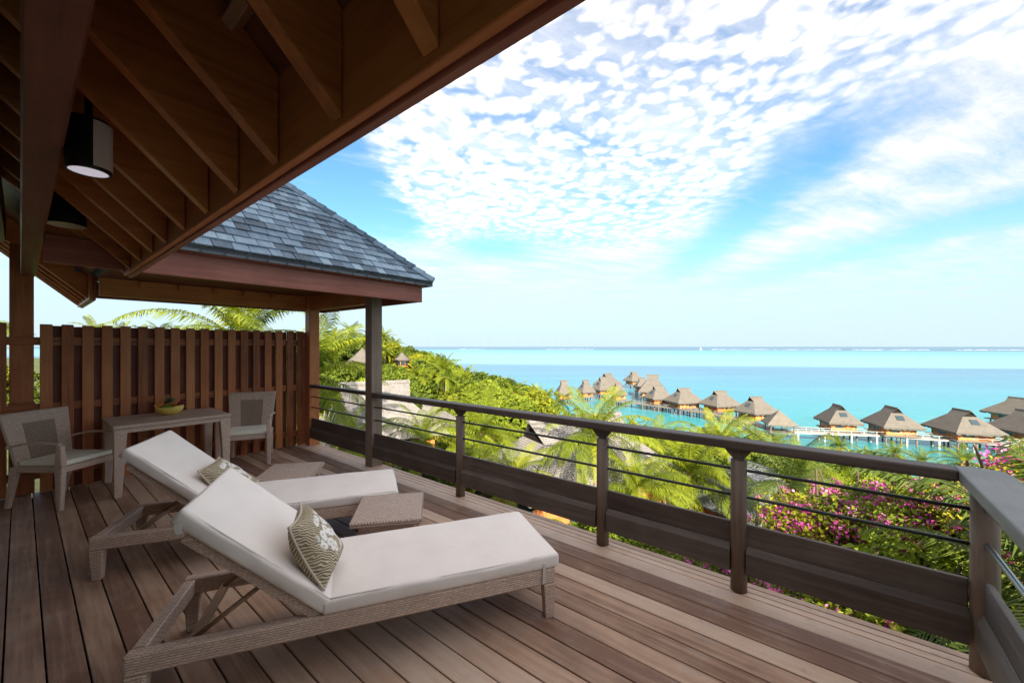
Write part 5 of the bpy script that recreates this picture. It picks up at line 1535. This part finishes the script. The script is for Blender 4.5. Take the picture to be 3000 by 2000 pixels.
def flower_mesh(name, P, dd, n_cl, seed, rad=1.0):
    R_ = np.random.RandomState(seed)
    idx = np.where(dd[:, 2] > -0.2)[0]; pick = R_.choice(idx, n_cl, replace=False)
    Vs, C = [], []
    for i in pick:
        k = R_.randint(9, 26); c = P[i] + dd[i] * 0.03; sz = R_.uniform(0.03, 0.075); tt = R_.rand()
        for _ in range(k):
            p = c + R_.normal(size=3) * sz
            nrm = R_.normal(size=3); nrm /= np.linalg.norm(nrm); A = np.cross(nrm, R_.normal(size=3)); A /= np.linalg.norm(A); Bv = np.cross(nrm, A)
            s = R_.uniform(0.020, 0.038)
            Vs += [p - A * s, p + Bv * s * 0.8, p + A * s, p - Bv * s * 0.8]; C += [np.clip(tt * 0.6 + 0.4 * R_.rand(), 0, 1)] * 4
    V = np.array(Vs); return raw_mesh(name, V, np.arange(len(V)).reshape(-1, 4), np.array(C))
BG = []
for i in range(3):
    me, P, dd = leaf_cloud('bougainvillea_foliage_%d' % i, 11000, (1.35, 1.35, 1.1), 0.085, 70 + i, 24, 0.40)
    me.materials.append((LEAF, LEAF_Y, LEAF)[i])
    fm = flower_mesh('bougainvillea_flowers_%d' % i, P, dd, 270, 80 + i); fm.materials.append(BRACT)
    BG.append((me, fm))
bspots = [(0.60, 7.6, -1.75, 1.05, 'lowest bougainvillea bush beside the third railing post'), (0.78, 8.0, -1.15, 1.15, 'bougainvillea bush under the handrail, left of centre of the thicket'),
          (0.95, 7.4, -0.85, 1.15, 'bougainvillea bush under the handrail, right of centre of the thicket'), (1.12, 6.4, -0.45, 1.05, 'bougainvillea bush just left of the corner post'),
          (1.30, 5.6, 0.15, 0.95, 'tall pink bougainvillea rising above the handrail at the right edge'), (0.72, 5.9, -1.75, 0.95, 'bougainvillea in the middle of the thicket between the bars'),
          (0.90, 5.4, -1.35, 0.95, 'magenta bougainvillea in the thicket right of the middle'), (1.10, 4.7, -1.10, 0.85, 'magenta bougainvillea low beside the corner post'),
          (0.58, 5.6, -2.6, 0.95, 'bougainvillea low behind the third bay of boards'), (0.74, 4.6, -2.1, 0.8, 'bougainvillea peeping under the last railing board'),
          (1.45, 6.5, 0.25, 1.1, 'bougainvillea at the far right picture edge behind the side railing'), (0.86, 10.0, -1.6, 1.2, 'bougainvillea at the back of the thicket')]
for i, (u, f, zt, s, lb) in enumerate(bspots):
    p = uf(u, f); p.z = zt - 1.25 * s
    t = thing('bougainvillea_bush', lb, 'flowering shrub', p, rt.uniform(0, 6.28), 'bougainvillea thicket')
    k = i % 3
    o = link('stem', STEM, TWIG, t); o.scale = (s, s, s * 1.6)
    for nm, me in (('foliage', BG[k][0]), ('flowers', BG[k][1])):
        o = link(nm, me, None, t); o.scale = (s, s, s)

# --- low growth between the trees: one mass nobody could count
R_ = np.random.RandomState(5)
Vs, Cs = [], []
n_try = 60000
us = R_.uniform(-0.8, 1.35, n_try); fs = 3.0 + 150.0 * R_.rand(n_try) ** 1.9
for u, f in zip(us, fs):
    x = f * (FX + RX * u); y = f * (FY + RY * u)
    if -2.2 < x < 3.3 and -1.2 < y < 7.2: continue
    z = ground(x, y)
    if z < SEA + 0.35: continue
    k = 2
    sz = 0.10 + 0.006 * f
    for _ in range(k):
        p = np.array([x, y, z]) + R_.normal(size=3) * (0.25 + 0.01 * f) * np.array([1, 1, 0.6]) + np.array([0, 0, 0.25 + 0.004 * f])
        nrm = R_.normal(size=3) * 0.7 + np.array([0, 0, 0.8]); nrm /= np.linalg.norm(nrm)
        A = np.cross(nrm, R_.normal(size=3)); A /= np.linalg.norm(A); Bv = np.cross(nrm, A); s = sz * R_.uniform(0.7, 1.5)
        Vs += [p - A * s, p + Bv * s * 0.5, p + A * s, p - Bv * s * 0.5]; Cs += [R_.rand()] * 4
V = np.array(Vs)
me = raw_mesh('ground_cover', V, np.arange(len(V)).reshape(-1, 4), np.array(Cs))
o = link('ground_cover', me, LEAF_Y)
tag(o, 'low green undergrowth covering the slope between the trees', 'undergrowth', kind='stuff')
print('trees', count, 'shrubs', len(sp), 'cover quads', len(V) // 4)
